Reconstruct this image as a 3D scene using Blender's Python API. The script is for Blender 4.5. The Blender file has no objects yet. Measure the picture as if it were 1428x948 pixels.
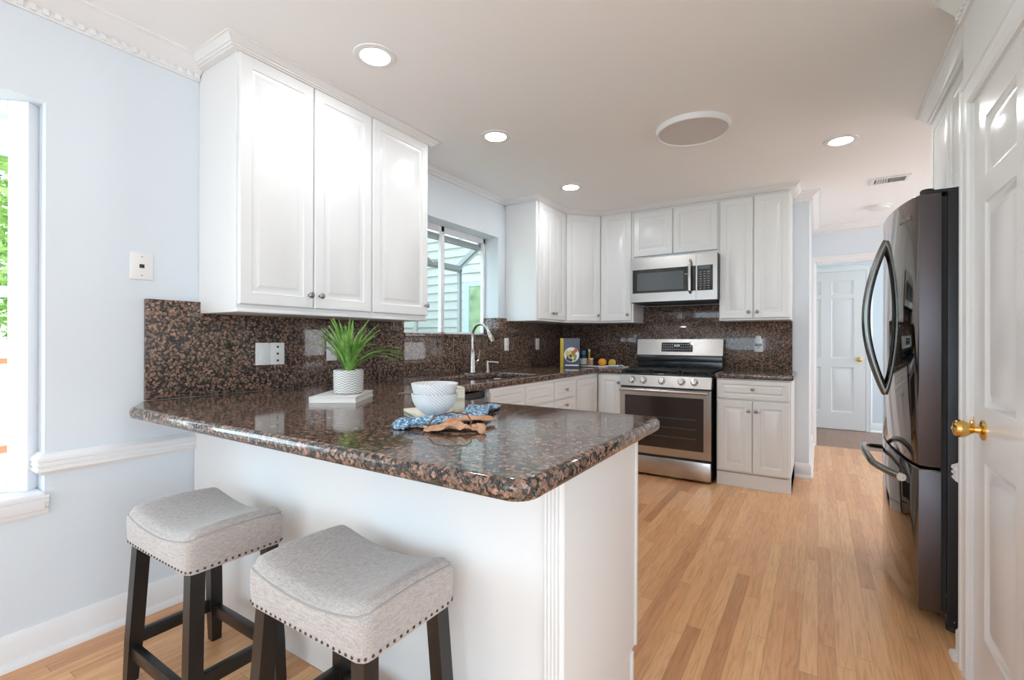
import bpy, bmesh, math, random
from mathutils import Matrix, Vector
S = bpy.context.scene
COL = S.collection
random.seed(7)
PI = math.pi

# ------------------------------------------------------------------ camera
FPX, YAW, PITCH, ROLL, H = 665.19, 0.5711, -0.0008, -0.0026, 1.1846
fw = Vector((-math.sin(YAW)*math.cos(PITCH), math.cos(YAW)*math.cos(PITCH), -math.sin(PITCH)))
r0 = Vector((math.cos(YAW), math.sin(YAW), 0)); d0 = fw.cross(r0)
rt = math.cos(ROLL)*r0 + math.sin(ROLL)*d0
dn = -math.sin(ROLL)*r0 + math.cos(ROLL)*d0
cam = bpy.data.cameras.new('camera'); camo = bpy.data.objects.new('camera', cam); COL.objects.link(camo)
m = Matrix.Identity(4)
for i in range(3):
    m[i][0] = rt[i]; m[i][1] = -dn[i]; m[i][2] = -fw[i]
m[2][3] = H
camo.matrix_world = m
cam.sensor_width = 36; cam.lens = FPX/1428*36; cam.clip_start = .02; cam.clip_end = 200
S.camera = camo

# ------------------------------------------------------------------ world, daylight, added fill lamps, exposure
S.view_settings.view_transform = 'Standard'
S.view_settings.look = 'None'
S.view_settings.gamma = 1
S.view_settings.use_curve_mapping = False
S.view_settings.exposure = 0.47
S.cycles.max_bounces = 14; S.cycles.diffuse_bounces = 8; S.cycles.glossy_bounces = 5
S.cycles.transparent_max_bounces = 12; S.cycles.sample_clamp_indirect = 6
S.cycles.use_denoising = True
w = bpy.data.worlds.new('world'); S.world = w; w.use_nodes = True
wn = w.node_tree; bg = wn.nodes['Background']
bg.inputs[0].default_value = (.71, .865, 1.0, 1); bg.inputs[1].default_value = 3.5

def lamp(name, kind, loc, rot, energy, color=(1, 1, 1), sx=1, sy=1):
    l = bpy.data.lights.new(name, kind); l.energy = energy; l.color = color
    if kind == 'AREA':
        l.shape = 'RECTANGLE'; l.size = sx; l.size_y = sy
    o = bpy.data.objects.new(name, l); COL.objects.link(o); o.location = loc; o.rotation_euler = rot
    return o
sun = lamp('sun', 'SUN', (0, 0, 10), (math.radians(-34), math.radians(32), 0), 6.0, (1, .95, .86)); sun.data.angle = .01
DAY = (.78, .90, 1.0)
lamp('fill_rear_window', 'AREA', (.4, -3.42, 1.35), (PI/2, 0, 0), 5, DAY, 4.4, 1.9)  # soft fill added at the unseen window behind the camera
lamp('fill_dining_window', 'AREA', (3.12, -.9, 1.35), (PI/2, 0, PI/2), 5, DAY, 3.0, 1.9)  # fill added at the unseen dining side window
lamp('fill_side_room', 'AREA', (2.9, 5.1, 1.4), (PI/2, 0, PI/2), 34, (.88, .94, 1.0), 2.0, 1.8)  # added fill brightening the hall from an unseen room, no window there
lamp('fill_far_room', 'AREA', (2.9, 7.1, 1.4), (PI/2, 0, PI/2), 30, (.92, .96, 1.0), 1.0, 1.8)  # added fill for the room past the doorway, no window there
lamp('daylight_bay_window', 'AREA', (-3.25, -.45, 1.35), (PI/2, 0, -PI/2), 30, DAY, 1.1, 1.4)

# ------------------------------------------------------------------ materials
def mat(name, color=(.8, .8, .8), rough=.5, metal=0, spec=.5, emis=None, es=0, coat=0):
    m = bpy.data.materials.new(name); m.use_nodes = True
    p = m.node_tree.nodes['Principled BSDF']
    p.inputs['Base Color'].default_value = (*color, 1)
    p.inputs['Roughness'].default_value = rough; p.inputs['Metallic'].default_value = metal
    p.inputs['Specular IOR Level'].default_value = spec
    p.inputs['Coat Weight'].default_value = coat; p.inputs['Coat Roughness'].default_value = .05
    if emis:
        p.inputs['Emission Color'].default_value = (*emis, 1); p.inputs['Emission Strength'].default_value = es
    return m
class N:
    """small node helper bound to a material"""
    def __init__(s, m): s.t = m.node_tree; s.p = s.t.nodes['Principled BSDF']
    def n(s, kind, **kw):
        x = s.t.nodes.new(kind)
        for k, v in kw.items():
            if k in x.inputs: x.inputs[k].default_value = v
            else: setattr(x, k, v)
        return x
    def l(s, a, b): s.t.links.new(a, b)
    def ramp(s, fac, stops, interp='LINEAR'):
        r = s.t.nodes.new('ShaderNodeValToRGB'); r.color_ramp.interpolation = interp
        e = r.color_ramp.elements
        while len(e) < len(stops): e.new(.5)
        for i, (p, c) in enumerate(stops):
            e[i].position = p; e[i].color = (*c, 1) if len(c) == 3 else c
        s.l(fac, r.inputs[0]); return r.outputs[0]
    def mix(s, fac, a, b, mode='MIX'):
        x = s.t.nodes.new('ShaderNodeMix'); x.data_type = 'RGBA'; x.blend_type = mode
        for v, k in ((fac, 0), (a, 6), (b, 7)):
            if hasattr(v, 'is_output'): s.l(v, x.inputs[k])
            elif k == 0: x.inputs[0].default_value = v
            else: x.inputs[k].default_value = (*v, 1)
        return x.outputs[2]
    def math(s, op, a, b=0.):
        x = s.t.nodes.new('ShaderNodeMath'); x.operation = op
        for i, v in enumerate((a, b)):
            if hasattr(v, 'is_output'): s.l(v, x.inputs[i])
            else: x.inputs[i].default_value = v
        return x.outputs[0]
    def coord(s, which='Object'): return s.n('ShaderNodeTexCoord').outputs[which]
    def mapping(s, v, scale=(1, 1, 1)):
        x = s.n('ShaderNodeMapping'); x.inputs['Scale'].default_value = scale; s.l(v, x.inputs[0]); return x.outputs[0]
    def bump(s, h, strength=.2, dist=.002):
        x = s.n('ShaderNodeBump', Strength=strength, Distance=dist); s.l(h, x.inputs['Height']); s.l(x.outputs[0], s.p.inputs['Normal'])

def painted(name, color, rough, bump=.03, scale=90):
    m = mat(name, color, rough); n = N(m)
    z = n.n('ShaderNodeTexNoise', Scale=scale, Detail=3.); n.l(n.coord(), z.inputs['Vector'])
    n.bump(z.outputs[0], bump, .001)
    return m
WHITE = painted('cabinet_paint', (.80, .80, .79), .26, .015, 60)
TRIM = painted('trim_paint', (.80, .80, .80), .32, .02)
DOORW = painted('door_paint', (.76, .74, .73), .24, .03, 140)
BLUE = painted('pale_blue_wall_paint', (.68, .735, .78), .62, .05, 150)
CEIL = painted('ceiling_paint', (.89, .89, .89), .85, .05, 120)
OUTLET = mat('switch_plastic', (.80, .80, .78), .3)
SLOT = mat('dark_slot', (.02, .02, .02), .5)

def make_granite():
    m = mat('baltic_brown_granite', (.2, .12, .09), .07, 0, .5); n = N(m)
    co = n.coord()
    z0 = n.n('ShaderNodeTexNoise', Scale=38., Detail=2.); n.l(co, z0.inputs['Vector'])
    warp = n.n('ShaderNodeVectorMath', operation='MULTIPLY_ADD'); n.l(z0.outputs['Color'], warp.inputs[0])
    warp.inputs[1].default_value = (.022, .022, .022); n.l(co, warp.inputs[2])
    v = n.n('ShaderNodeTexVoronoi', Scale=78.); n.l(warp.outputs[0], v.inputs['Vector'])
    sep = n.n('ShaderNodeSeparateColor'); n.l(v.outputs['Color'], sep.inputs[0])
    blob = n.ramp(sep.outputs[0], [(0, (.30, .185, .135)), (.20, (.215, .14, .108)), (.40, (.40, .24, .175)), (.58, (.17, .125, .10)), (.74, (.27, .165, .122)), (.87, (.08, .068, .06))], 'CONSTANT')
    z1 = n.n('ShaderNodeTexNoise', Scale=260., Detail=3.); n.l(co, z1.inputs['Vector'])
    grain = n.ramp(z1.outputs[0], [(.35, (.55, .55, .55)), (.7, (1.25, 1.2, 1.15))])
    blob = n.mix(1., blob, grain, 'MULTIPLY')
    z2 = n.n('ShaderNodeTexNoise', Scale=150., Detail=5., Roughness=.65); n.l(co, z2.inputs['Vector'])
    edge = n.math('ADD', v.outputs['Distance'], n.math('MULTIPLY', n.math('SUBTRACT', z2.outputs[0], .5), 1.15))
    mask = n.ramp(edge, [(.47, (0, 0, 0)), (.60, (1, 1, 1))])
    dark = n.ramp(z1.outputs[0], [(.40, (.010, .0095, .009)), (.56, (.045, .04, .036)), (.70, (.18, .145, .12))])
    n.l(n.mix(mask, blob, dark), n.p.inputs['Base Color'])
    return m
GRANITE = make_granite()

def make_floor(name, stops, wdt, rough):
    m = mat(name, (.5, .3, .15), rough); n = N(m)
    sp = n.n('ShaderNodeSeparateXYZ'); n.l(n.coord(), sp.inputs[0])
    x, y = sp.outputs[0], sp.outputs[1]
    col = n.math('FLOOR', n.math('DIVIDE', x, wdt))
    w1 = n.n('ShaderNodeTexWhiteNoise', noise_dimensions='1D'); n.l(col, w1.inputs['W'])
    yy = n.math('DIVIDE', n.math('ADD', y, n.math('MULTIPLY', w1.outputs['Value'], 7.)), 1.05)
    row = n.math('FLOOR', yy)
    cb = n.n('ShaderNodeCombineXYZ'); n.l(col, cb.inputs[0]); n.l(row, cb.inputs[1])
    w2 = n.n('ShaderNodeTexWhiteNoise', noise_dimensions='2D'); n.l(cb.outputs[0], w2.inputs['Vector'])
    base = n.ramp(w2.outputs['Value'], stops)
    off = n.n('ShaderNodeVectorMath', operation='MULTIPLY_ADD'); n.l(w2.outputs['Color'], off.inputs[0]); off.inputs[1].default_value = (9, 9, 9)
    n.l(n.coord(), off.inputs[2])
    g = n.n('ShaderNodeTexNoise', Scale=1., Detail=5., Distortion=1.3); n.l(n.mapping(off.outputs[0], (75, 4.5, 1)), g.inputs['Vector'])
    grain = n.ramp(g.outputs[0], [(.3, (.80, .76, .70)), (.55, (1.02, 1.01, 1.0)), (.75, (1.08, 1.07, 1.05))])
    c = n.mix(1., base, grain, 'MULTIPLY')
    fx = n.math('FRACT', n.math('DIVIDE', x, wdt)); fy = n.math('FRACT', yy)
    dx = n.math('MINIMUM', fx, n.math('SUBTRACT', 1., fx)); dy = n.math('MINIMUM', fy, n.math('SUBTRACT', 1., fy))
    sx = n.math('LESS_THAN', dx, .012); sy = n.math('LESS_THAN', dy, .0012)
    seam = n.math('MAXIMUM', sx, sy)
    c = n.mix(n.math('MULTIPLY', seam, .45), c, (.16, .085, .04))
    n.l(c, n.p.inputs['Base Color'])
    n.bump(seam, -.25, .001)
    return m
OAK = make_floor('oak_strip_floor', [(0, (.66, .335, .155)), (.3, (.74, .405, .195)), (.65, (.80, .47, .235)), (.88, (.70, .365, .18)), (1, (.50, .24, .11))], .0575, .30)
REDFLOOR = make_floor('hall_floor', [(0, (.26, .15, .10)), (.6, (.31, .19, .14)), (1, (.24, .14, .10))], .08, .4)

def brushed(name, color, rough, axis=(2, 2, 400)):
    m = mat(name, color, rough, 1.); n = N(m)
    z = n.n('ShaderNodeTexNoise', Scale=1., Detail=4.); n.l(n.mapping(n.coord(), axis), z.inputs['Vector'])
    r = n.math('ADD', n.math('MULTIPLY', z.outputs[0], .10), rough - .05); n.l(r, n.p.inputs['Roughness'])
    n.bump(z.outputs[0], .012, .0004)
    return m
STEEL = brushed('brushed_stainless_steel', (.52, .495, .475), .25)
STEELV = brushed('satin_nickel', (.50, .475, .44), .28, (40, 40, 40))
CHROME = mat('chrome', (.75, .75, .75), .08, 1.)
KNOBM = mat('pewter_knob', (.36, .34, .32), .3, 1.)
BRASS = mat('polished_brass', (.80, .52, .16), .13, 1.)
BSTEEL = mat('black_stainless_steel', (.20, .185, .178), .05, 1.)
BSIDE = brushed('black_stainless_edge', (.15, .135, .145), .34, (4, 4, 200))
BHANDLE = brushed('black_stainless_handle', (.21, .21, .195), .22, (60, 60, 60))
BLACKG = mat('black_glass', (.012, .012, .013), .05, 0, .6)
OVENGLASS = mat('oven_window_glass', (.030, .022, .020), .06, 0, .6)
MWGLASS = mat('microwave_window_glass', (.075, .09, .10), .08, 0, .7)
BLACKE = mat('black_enamel', (.014, .015, .017), .2, 0, .6)
IRON = mat('cast_iron', (.018, .018, .019), .55)
RUBBER = mat('black_rubber', (.02, .02, .02), .6)
def make_fridge_side():
    m = mat('fridge_side_black', (.016, .02, .027), .38); n = N(m)
    co = n.coord(); sp = n.n('ShaderNodeSeparateXYZ'); n.l(co, sp.inputs[0])
    z = n.n('ShaderNodeTexNoise', Scale=26., Detail=3.); n.l(co, z.inputs['Vector'])
    f = n.math('MULTIPLY', n.math('LESS_THAN', sp.outputs[2], .17), n.math('GREATER_THAN', z.outputs[0], .67))
    n.l(n.mix(f, (.016, .02, .027), (.6, .6, .6)), n.p.inputs['Base Color'])
    return m
FSIDE = make_fridge_side()
EBONY = painted('espresso_wood', (.014, .011, .010), .33, .08, 40)
def make_linen():
    m = mat('grey_linen', (.4, .37, .36), .9, 0, .2); n = N(m); co = n.coord()
    a = n.n('ShaderNodeTexNoise', Scale=1., Detail=3.); n.l(n.mapping(co, (40, 420, 420)), a.inputs['Vector'])
    b = n.n('ShaderNodeTexNoise', Scale=1., Detail=3.); n.l(n.mapping(co, (420, 60, 320)), b.inputs['Vector'])
    f = n.math('MULTIPLY', n.math('ADD', a.outputs[0], b.outputs[0]), .5)
    n.l(n.ramp(f, [(.36, (.33, .295, .275)), (.5, (.435, .395, .372)), (.64, (.53, .488, .465))]), n.p.inputs['Base Color'])
    n.bump(f, .25, .0015)
    n.p.inputs['Sheen Weight'].default_value = .2
    return m
LINEN = make_linen()
PIPING = mat('linen_piping', (.36, .33, .315), .9)
NAIL = mat('bronze_nailhead', (.10, .075, .06), .35, 1.)
def make_glass(name, tint, ref=.12):
    m = bpy.data.materials.new(name); m.use_nodes = True; t = m.node_tree; t.nodes.clear()
    o = t.nodes.new('ShaderNodeOutputMaterial'); mx = t.nodes.new('ShaderNodeMixShader')
    tr = t.nodes.new('ShaderNodeBsdfTransparent'); tr.inputs[0].default_value = (*tint, 1)
    gl = t.nodes.new('ShaderNodeBsdfGlossy'); gl.inputs['Roughness'].default_value = .02
    lw = t.nodes.new('ShaderNodeLayerWeight'); lw.inputs[0].default_value = .5
    pw = t.nodes.new('ShaderNodeMath'); pw.operation = 'POWER'; t.links.new(lw.outputs['Facing'], pw.inputs[0]); pw.inputs[1].default_value = 5
    fr = t.nodes.new('ShaderNodeMath'); fr.operation = 'MULTIPLY_ADD'; t.links.new(pw.outputs[0], fr.inputs[0]); fr.inputs[1].default_value = .7; fr.inputs[2].default_value = .03
    t.links.new(fr.outputs[0], mx.inputs[0]); t.links.new(tr.outputs[0], mx.inputs[1]); t.links.new(gl.outputs[0], mx.inputs[2])
    t.links.new(mx.outputs[0], o.inputs[0]); return m
GLASS = make_glass('window_glass', (.93, .96, .96))
VINYL = mat('window_vinyl', (.84, .84, .86), .35)
ALUM = mat('window_aluminium', (.36, .38, .39), .4, .3)
LENS = mat('lamp_lens', (1, 1, 1), .4, 0, .5, (.90, .96, 1.0), 86)
CERAMIC = mat('white_ceramic', (.78, .79, .80), .25)
SPEAKER = painted('speaker_mesh', (.66, .635, .63), .8, .25, 900)

# ------------------------------------------------------------------ mesh building helpers
I4 = Matrix.Identity(4)
def frame(O, U, Nn):
    """local (u, v, n): u along the front, v up, n outward"""
    U = Vector(U).normalized(); Nn = Vector(Nn).normalized(); V = Vector((0, 0, 1)); M = Matrix.Identity(4)
    for i in range(3):
        M[i][0] = U[i]; M[i][1] = V[i]; M[i][2] = Nn[i]; M[i][3] = O[i]
    return M
class MB:
    def __init__(s, M=I4): s.bm = bmesh.new(); s.M = M
    def _add(s, bm, M=None):
        bmesh.ops.recalc_face_normals(bm, faces=bm.faces)
        me = bpy.data.meshes.new('tmp'); bm.to_mesh(me); bm.free()
        me.transform(s.M if M is None else s.M @ M); s.bm.from_mesh(me); bpy.data.meshes.remove(me); return s
    def box(s, x0, x1, y0, y1, z0, z1, bev=0, seg=2, M=None):
        bm = bmesh.new(); bmesh.ops.create_cube(bm, size=1)
        for v in bm.verts:
            v.co = Vector(((x0+x1)/2+v.co.x*(x1-x0), (y0+y1)/2+v.co.y*(y1-y0), (z0+z1)/2+v.co.z*(z1-z0)))
        if bev: bmesh.ops.bevel(bm, geom=bm.edges[:], offset=bev, segments=seg, affect='EDGES', profile=.5)
        return s._add(bm, M)
    def rings(s, loops, cap0=True, cap1=True, closed=True, M=None):
        bm = bmesh.new(); R = [[bm.verts.new(p) for p in L] for L in loops]
        k = len(R[0])
        for a, b in zip(R, R[1:]):
            for i in range(k if closed else k-1):
                j = (i+1) % k
                try: bm.faces.new((a[i], a[j], b[j], b[i]))
                except ValueError: pass
        if cap0: bm.faces.new(R[0])
        if cap1: bm.faces.new(R[-1])
        bmesh.ops.remove_doubles(bm, verts=bm.verts, dist=1e-6)
        return s._add(bm, M)
    def lathe(s, prof, c=(0, 0, 0), seg=32, M=None, sx=1, sy=1):
        loops = [[(c[0]+r*sx*math.cos(2*PI*i/seg), c[1]+r*sy*math.sin(2*PI*i/seg), c[2]+z) for i in range(seg)] for r, z in [(max(r, 1e-5), z) for r, z in prof]]
        return s.rings(loops, M=M)
    def tube(s, pts, r, seg=10, M=None, flat=1.):
        pts = [Vector(p) for p in pts]; n = len(pts); rr = r if isinstance(r, (list, tuple)) else [r]*n
        loops = []; up = None
        for i, p in enumerate(pts):
            t = (pts[min(i+1, n-1)] - pts[max(i-1, 0)]).normalized()
            if up is None: up = Vector((0, 0, 1)) if abs(t.z) < .9 else Vector((1, 0, 0))
            a = (up - t*up.dot(t)).normalized(); b = t.cross(a); up = a
            loops.append([p + (a*math.cos(2*PI*k/seg)*flat + b*math.sin(2*PI*k/seg))*rr[i] for k in range(seg)])
        return s.rings(loops, M=M)
    def prism(s, poly, z0, z1, M=None):
        return s.rings([[(x, y, z0) for x, y in poly], [(x, y, z1) for x, y in poly]], M=M)
    def sweep(s, path, prof, closed=False, M=None):
        """prof: (out, z) closed loop; path: xy list; out is to the right of travel"""
        n = len(path); P = [Vector((p[0], p[1])) for p in path]; loops = []
        for i in range(n):
            a = P[i-1] if (i > 0 or closed) else None; b = P[(i+1) % n] if (i < n-1 or closed) else None
            ds = [d.normalized() for d in ([P[i]-a] if a is not None else []) + ([b-P[i]] if b is not None else [])]
            ns = [Vector((d.y, -d.x)) for d in ds]
            mm = ns[0] if len(ns) == 1 else (ns[0]+ns[1])/(1+ns[0].dot(ns[1]))
            loops.append([(P[i].x+mm.x*o, P[i].y+mm.y*o, z) for o, z in prof])
        if closed: loops.append(loops[0])
        return s.rings(loops, not closed, not closed, M=M)
    def raised(s, u0, u1, v0, v1, t, fr=.052, n0=0., M=None):
        """raised-panel door or drawer front: plate with a sunk groove and a raised field"""
        k = min(1., (min(u1-u0, v1-v0))/.24); f = fr*max(k, .55); q = max(k, .5)
        R = [(0, 0), (0, t-.005), (.002, t-.0015), (.005, t), (f, t), (f+.003, t-.0045), (f+.010*q, t-.0065), (f+.016*q, t-.0065), (f+.034*q, t-.0015), (f+.037*q, t-.0005)]
        return s.rings([[(u0+i, v0+i, n0+n), (u1-i, v0+i, n0+n), (u1-i, v1-i, n0+n), (u0+i, v1-i, n0+n)] for i, n in R], M=M)
    def panelled(s, us, vs, t, cells, sunk=.010, M=None):
        """slab with raised panels in the given (i, j) cells of the us x vs grid, front at n=t"""
        bm = bmesh.new()
        for i in range(len(us)-1):
            for j in range(len(vs)-1):
                a, b, c, d = us[i], us[i+1], vs[j], vs[j+1]
                if (i, j) not in cells:
                    bm.faces.new([bm.verts.new(p) for p in ((a, c, t), (b, c, t), (b, d, t), (a, d, t))]); continue
                prev = None
                for k, n in ((0, t), (.012, t-sunk*.8), (.020, t-sunk), (.026, t-sunk), (.052, t-.002)):
                    L = [bm.verts.new(p) for p in ((a+k, c+k, n), (b-k, c+k, n), (b-k, d-k, n), (a+k, d-k, n))]
                    if prev:
                        for q in range(4): bm.faces.new((prev[q], prev[(q+1) % 4], L[(q+1) % 4], L[q]))
                    prev = L
                bm.faces.new(prev)
        A, Bq, Cq, D = us[0], us[-1], vs[0], vs[-1]
        for q in (((A, Cq), (Bq, Cq)), ((Bq, Cq), (Bq, D)), ((Bq, D), (A, D)), ((A, D), (A, Cq))):
            (x0, y0), (x1, y1) = q
            bm.faces.new([bm.verts.new(p) for p in ((x0, y0, 0), (x1, y1, 0), (x1, y1, t), (x0, y0, t))])
        bm.faces.new([bm.verts.new(p) for p in ((A, Cq, 0), (A, D, 0), (Bq, D, 0), (Bq, Cq, 0))])
        bmesh.ops.remove_doubles(bm, verts=bm.verts, dist=1e-5)
        return s._add(bm, M)

ROOTS = {}
def obj(name, b, material, parent=None, smooth=35):
    me = bpy.data.meshes.new(name)
    if parent is not None: b.bm.transform(ROOTS[parent.name].inverted())
    b.bm.to_mesh(me); b.bm.free()
    for mm in (material if isinstance(material, (list, tuple)) else [material]): me.materials.append(mm)
    if smooth:
        me.shade_smooth(); me.set_sharp_from_angle(angle=math.radians(smooth))
    o = bpy.data.objects.new(name, me); COL.objects.link(o)
    if parent is not None: o.parent = parent; ROOTS[o.name] = ROOTS[parent.name]
    else: ROOTS[o.name] = I4
    return o
def tag(o, label, cat, group=None):
    o['label'] = label; o['category'] = cat
    if group: o['group'] = group
    return o
def thing(name, label, cat, loc, group=None):
    o = bpy.data.objects.new(name, None); COL.objects.link(o); o.location = loc; o.empty_display_size = .1
    ROOTS[o.name] = Matrix.Translation(loc); return tag(o, label, cat, group)
def single(name, b, material, label, cat, loc, group=None, smooth=35):
    b.bm.transform(Matrix.Translation(loc).inverted()); o = obj(name, b, material, None, smooth); o.location = loc
    ROOTS[o.name] = Matrix.Translation(loc); return tag(o, label, cat, group)
def struct(name, b, material, smooth=35, parent=None):
    o = obj(name, b, material, parent, smooth)
    if parent is None: o['kind'] = 'structure'
    return o
def dup(root, delta, label, group=None):
    r = root.copy(); COL.objects.link(r); r.location = root.location + Vector(delta); r['label'] = label
    if group: r['group'] = group
    for ch in list(root.children):
        c = ch.copy(); COL.objects.link(c); c.parent = r
        for g in list(ch.children):
            d = g.copy(); COL.objects.link(d); d.parent = c
    ROOTS[r.name] = Matrix.Translation(r.location)
    return r
def arc(c, r, a0, a1, n, plane='xz'):
    out = []
    for i in range(n+1):
        a = a0+(a1-a0)*i/n; p, q = r*math.cos(a), r*math.sin(a)
        out.append({'xz': (c[0]+p, c[1], c[2]+q), 'yz': (c[0], c[1]+p, c[2]+q), 'xy': (c[0]+p, c[1]+q, c[2])}[plane])
    return out
def fillet(pts, n=6):
    """pts: (x, y, r)"""
    out = []; k = len(pts)
    for i in range(k):
        p = Vector(pts[i][:2]); r = pts[i][2]
        if not r: out.append((p.x, p.y)); continue
        a = (Vector(pts[i-1][:2])-p).normalized(); b = (Vector(pts[(i+1) % k][:2])-p).normalized()
        ang = a.angle(b); t = r/math.tan(ang/2); c = p+(a+b).normalized()*(r/math.sin(ang/2))
        s0 = p+a*t-c; s1 = p+b*t-c; a0 = math.atan2(s0.y, s0.x); a1 = math.atan2(s1.y, s1.x)
        dd = (a1-a0+PI) % (2*PI)-PI
        for j in range(n+1):
            q = a0+dd*j/n; out.append((c.x+r*math.cos(q), c.y+r*math.sin(q)))
    return out
def fill2d(loops, z0, z1, bevel):
    cu = bpy.data.curves.new('tmp', 'CURVE'); cu.dimensions = '2D'; cu.fill_mode = 'BOTH'
    cu.extrude = max((z1-z0)/2-bevel, 0); cu.bevel_depth = bevel; cu.bevel_resolution = 4; cu.offset = -bevel
    for L in loops:
        sp = cu.splines.new('POLY'); sp.points.add(len(L)-1); sp.use_cyclic_u = True
        for p, q in zip(sp.points, L): p.co = (q[0], q[1], 0, 1)
    o = bpy.data.objects.new('tmp', cu); COL.objects.link(o); bpy.context.view_layer.update()
    me = bpy.data.meshes.new_from_object(o.evaluated_get(bpy.context.evaluated_depsgraph_get()))
    bpy.data.objects.remove(o); bpy.data.curves.remove(cu)
    b = MB(); me.transform(Matrix.Translation((0, 0, (z0+z1)/2))); b.bm.from_mesh(me); bpy.data.meshes.remove(me)
    bmesh.ops.remove_doubles(b.bm, verts=b.bm.verts, dist=1e-5); bmesh.ops.recalc_face_normals(b.bm, faces=b.bm.faces)
    return b
def text_mb(body, size, M, ext=.0005):
    cu = bpy.data.curves.new('tmp', 'FONT'); cu.body = body; cu.size = size; cu.extrude = ext; cu.align_x = 'CENTER'; cu.align_y = 'CENTER'
    o = bpy.data.objects.new('tmp', cu); COL.objects.link(o); bpy.context.view_layer.update()
    me = bpy.data.meshes.new_from_object(o.evaluated_get(bpy.context.evaluated_depsgraph_get()))
    bpy.data.objects.remove(o); bpy.data.curves.remove(cu)
    b = MB(); me.transform(M); b.bm.from_mesh(me); bpy.data.meshes.remove(me); return b

# ------------------------------------------------------------------ room shell
XL, YB, ZC = -2.449, 4.86, 2.47          # left wall face, back wall face, ceiling
XS = -.068                               # end of the back wall (hall side)
YH = 6.43                                # hall partition face
XR, YR = .452, 2.40                      # pantry wall face and its far end
WT = .15
struct('floor', MB().box(-2.65, 3.2, -3.5, YH+.02, -.06, 0), OAK, 0)
struct('floor_hall', MB().box(-2.6, 3.2, YH+.02, 8.2, -.06, -.001), REDFLOOR, 0)
struct('ceiling', MB().box(-2.65, 3.2, -3.5, 8.2, ZC, ZC+.1), CEIL, 0)
BY0, BY1, BZ0, BZ1 = -1.5, .560, .598, 2.078        # bay opening
SY0, SY1, SZ0, SZ1 = 2.39, 3.575, 1.235, 2.118      # sink window opening
b = MB()
xw = XL-WT
b.box(xw, XL, -3.5, BY0, 0, ZC); b.box(xw, XL, BY0, BY1, 0, BZ0-.06); b.box(xw, XL, BY0, BY1, BZ1, ZC)
b.box(xw, XL, BY1, SY0, 0, ZC); b.box(xw, XL, SY0, SY1, 0, SZ0-.03); b.box(xw, XL, SY0, SY1, SZ1, ZC); b.box(xw, XL, SY1, YB, 0, ZC)
struct('wall_left', b, BLUE, 0)
struct('wall_back', MB().box(xw, XS, YB, YB+.14, 0, ZC).box(XS-.12, XS, YB+.14, YH, 0, ZC), BLUE, 0)
DX0, DX1, DZ = -.03, .60, 2.075                       # hall doorway
struct('wall_hall', MB().box(-2.6, DX0, YH, YH+.12, 0, ZC).box(DX0, DX1, YH, YH+.12, DZ, ZC).box(DX1, 3.2, YH, YH+.12, 0, ZC), BLUE, 0)
struct('wall_far', MB().box(-2.6, 3.2, 7.76, 7.9, 0, ZC), BLUE, 0)
PY0, PY1 = 1.35, 2.245                                # pantry door
struct('wall_right', MB().box(XR, XR+.12, 1.1, PY0-.005, 0, ZC).box(XR, XR+.12, PY1+.005, YR, 0, ZC).box(XR, XR+.12, PY0-.005, PY1+.005, 2.025, ZC)
       .box(XR+.12, 1.32, YR-.12, YR, 0, ZC).box(1.2, 1.32, YR, 3.56, 0, ZC).box(.75, 3.12, 3.56, 3.68, 0, ZC).box(3.0, 3.12, 3.68, 8.2, 0, ZC)
       .box(XR+.12, 3.2, .98, 1.1, 0, ZC).box(XR, XR+.12, .98, 1.1, 0, ZC), TRIM, 0)
struct('wall_dining', MB().box(3.0, 3.12, -3.5, -2.4, 0, ZC).box(3.0, 3.12, .6, 1.1, 0, ZC).box(3.0, 3.12, -2.4, .6, 0, .4).box(3.0, 3.12, -2.4, .6, 2.3, ZC), BLUE, 0)
struct('wall_rear', MB().box(-2.6, -1.8, -3.42, -3.3, 0, ZC).box(2.6, 3.12, -3.42, -3.3, 0, ZC).box(-1.8, 2.6, -3.42, -3.3, 0, .4).box(-1.8, 2.6, -3.42, -3.3, 2.3, ZC), BLUE, 0)
# frames of the two unseen windows behind the camera
b = MB()
for x in (-1.8, -.35, 1.1, 2.55): b.box(x, x+.05, -3.4, -3.33, .4, 2.3)
b.box(-1.8, 2.6, -3.4, -3.33, .4, .46); b.box(-1.8, 2.6, -3.4, -3.33, 2.24, 2.3); b.box(-1.8, 2.6, -3.39, -3.34, 1.33, 1.37)
struct('window_3', b, VINYL, 0)
b = MB()
for y in (-2.4, -.95, .55): b.box(3.03, 3.09, y, y+.05, .4, 2.3)
b.box(3.03, 3.09, -2.4, .6, .4, .46); b.box(3.03, 3.09, -2.4, .6, 2.24, 2.3)
struct('window_4', b, VINYL, 0)

# ---- crown mouldings, baseboards, chair rails
def crown_prof(dz, dx, z1=ZC):
    z0 = z1-dz
    return [(0, z0), (.012, z0), (.016, z0+.010), (.016, z0+dz*.30), (.024, z0+dz*.36), (dx*.45, z0+dz*.52), (dx*.78, z0+dz*.80), (dx*.86, z0+dz*.86), (dx, z0+dz*.90), (dx, z1+.001), (0, z1+.001)]
def crown(name, path, dz, dx, dentil=False):
    b = MB().sweep(path, crown_prof(dz, dx))
    if dentil:
        for (x0, y0), (x1, y1) in zip(path, path[1:]):
            L = math.hypot(x1-x0, y1-y0); n = int(L/.034); ux, uy = (x1-x0)/L, (y1-y0)/L
            for i in range(n):
                s = (i+.5)*L/n; cx, cy = x0+ux*s+uy*.016, y0+uy*s-ux*.016
                Mx = Matrix.Translation((cx, cy, ZC-dz*.80)) @ Matrix.Rotation(math.atan2(uy, ux), 4, 'Z')
                b.box(-.009, .009, -.009, .009, -.011, .011, M=Mx)
    return struct(name, b, TRIM)
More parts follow.
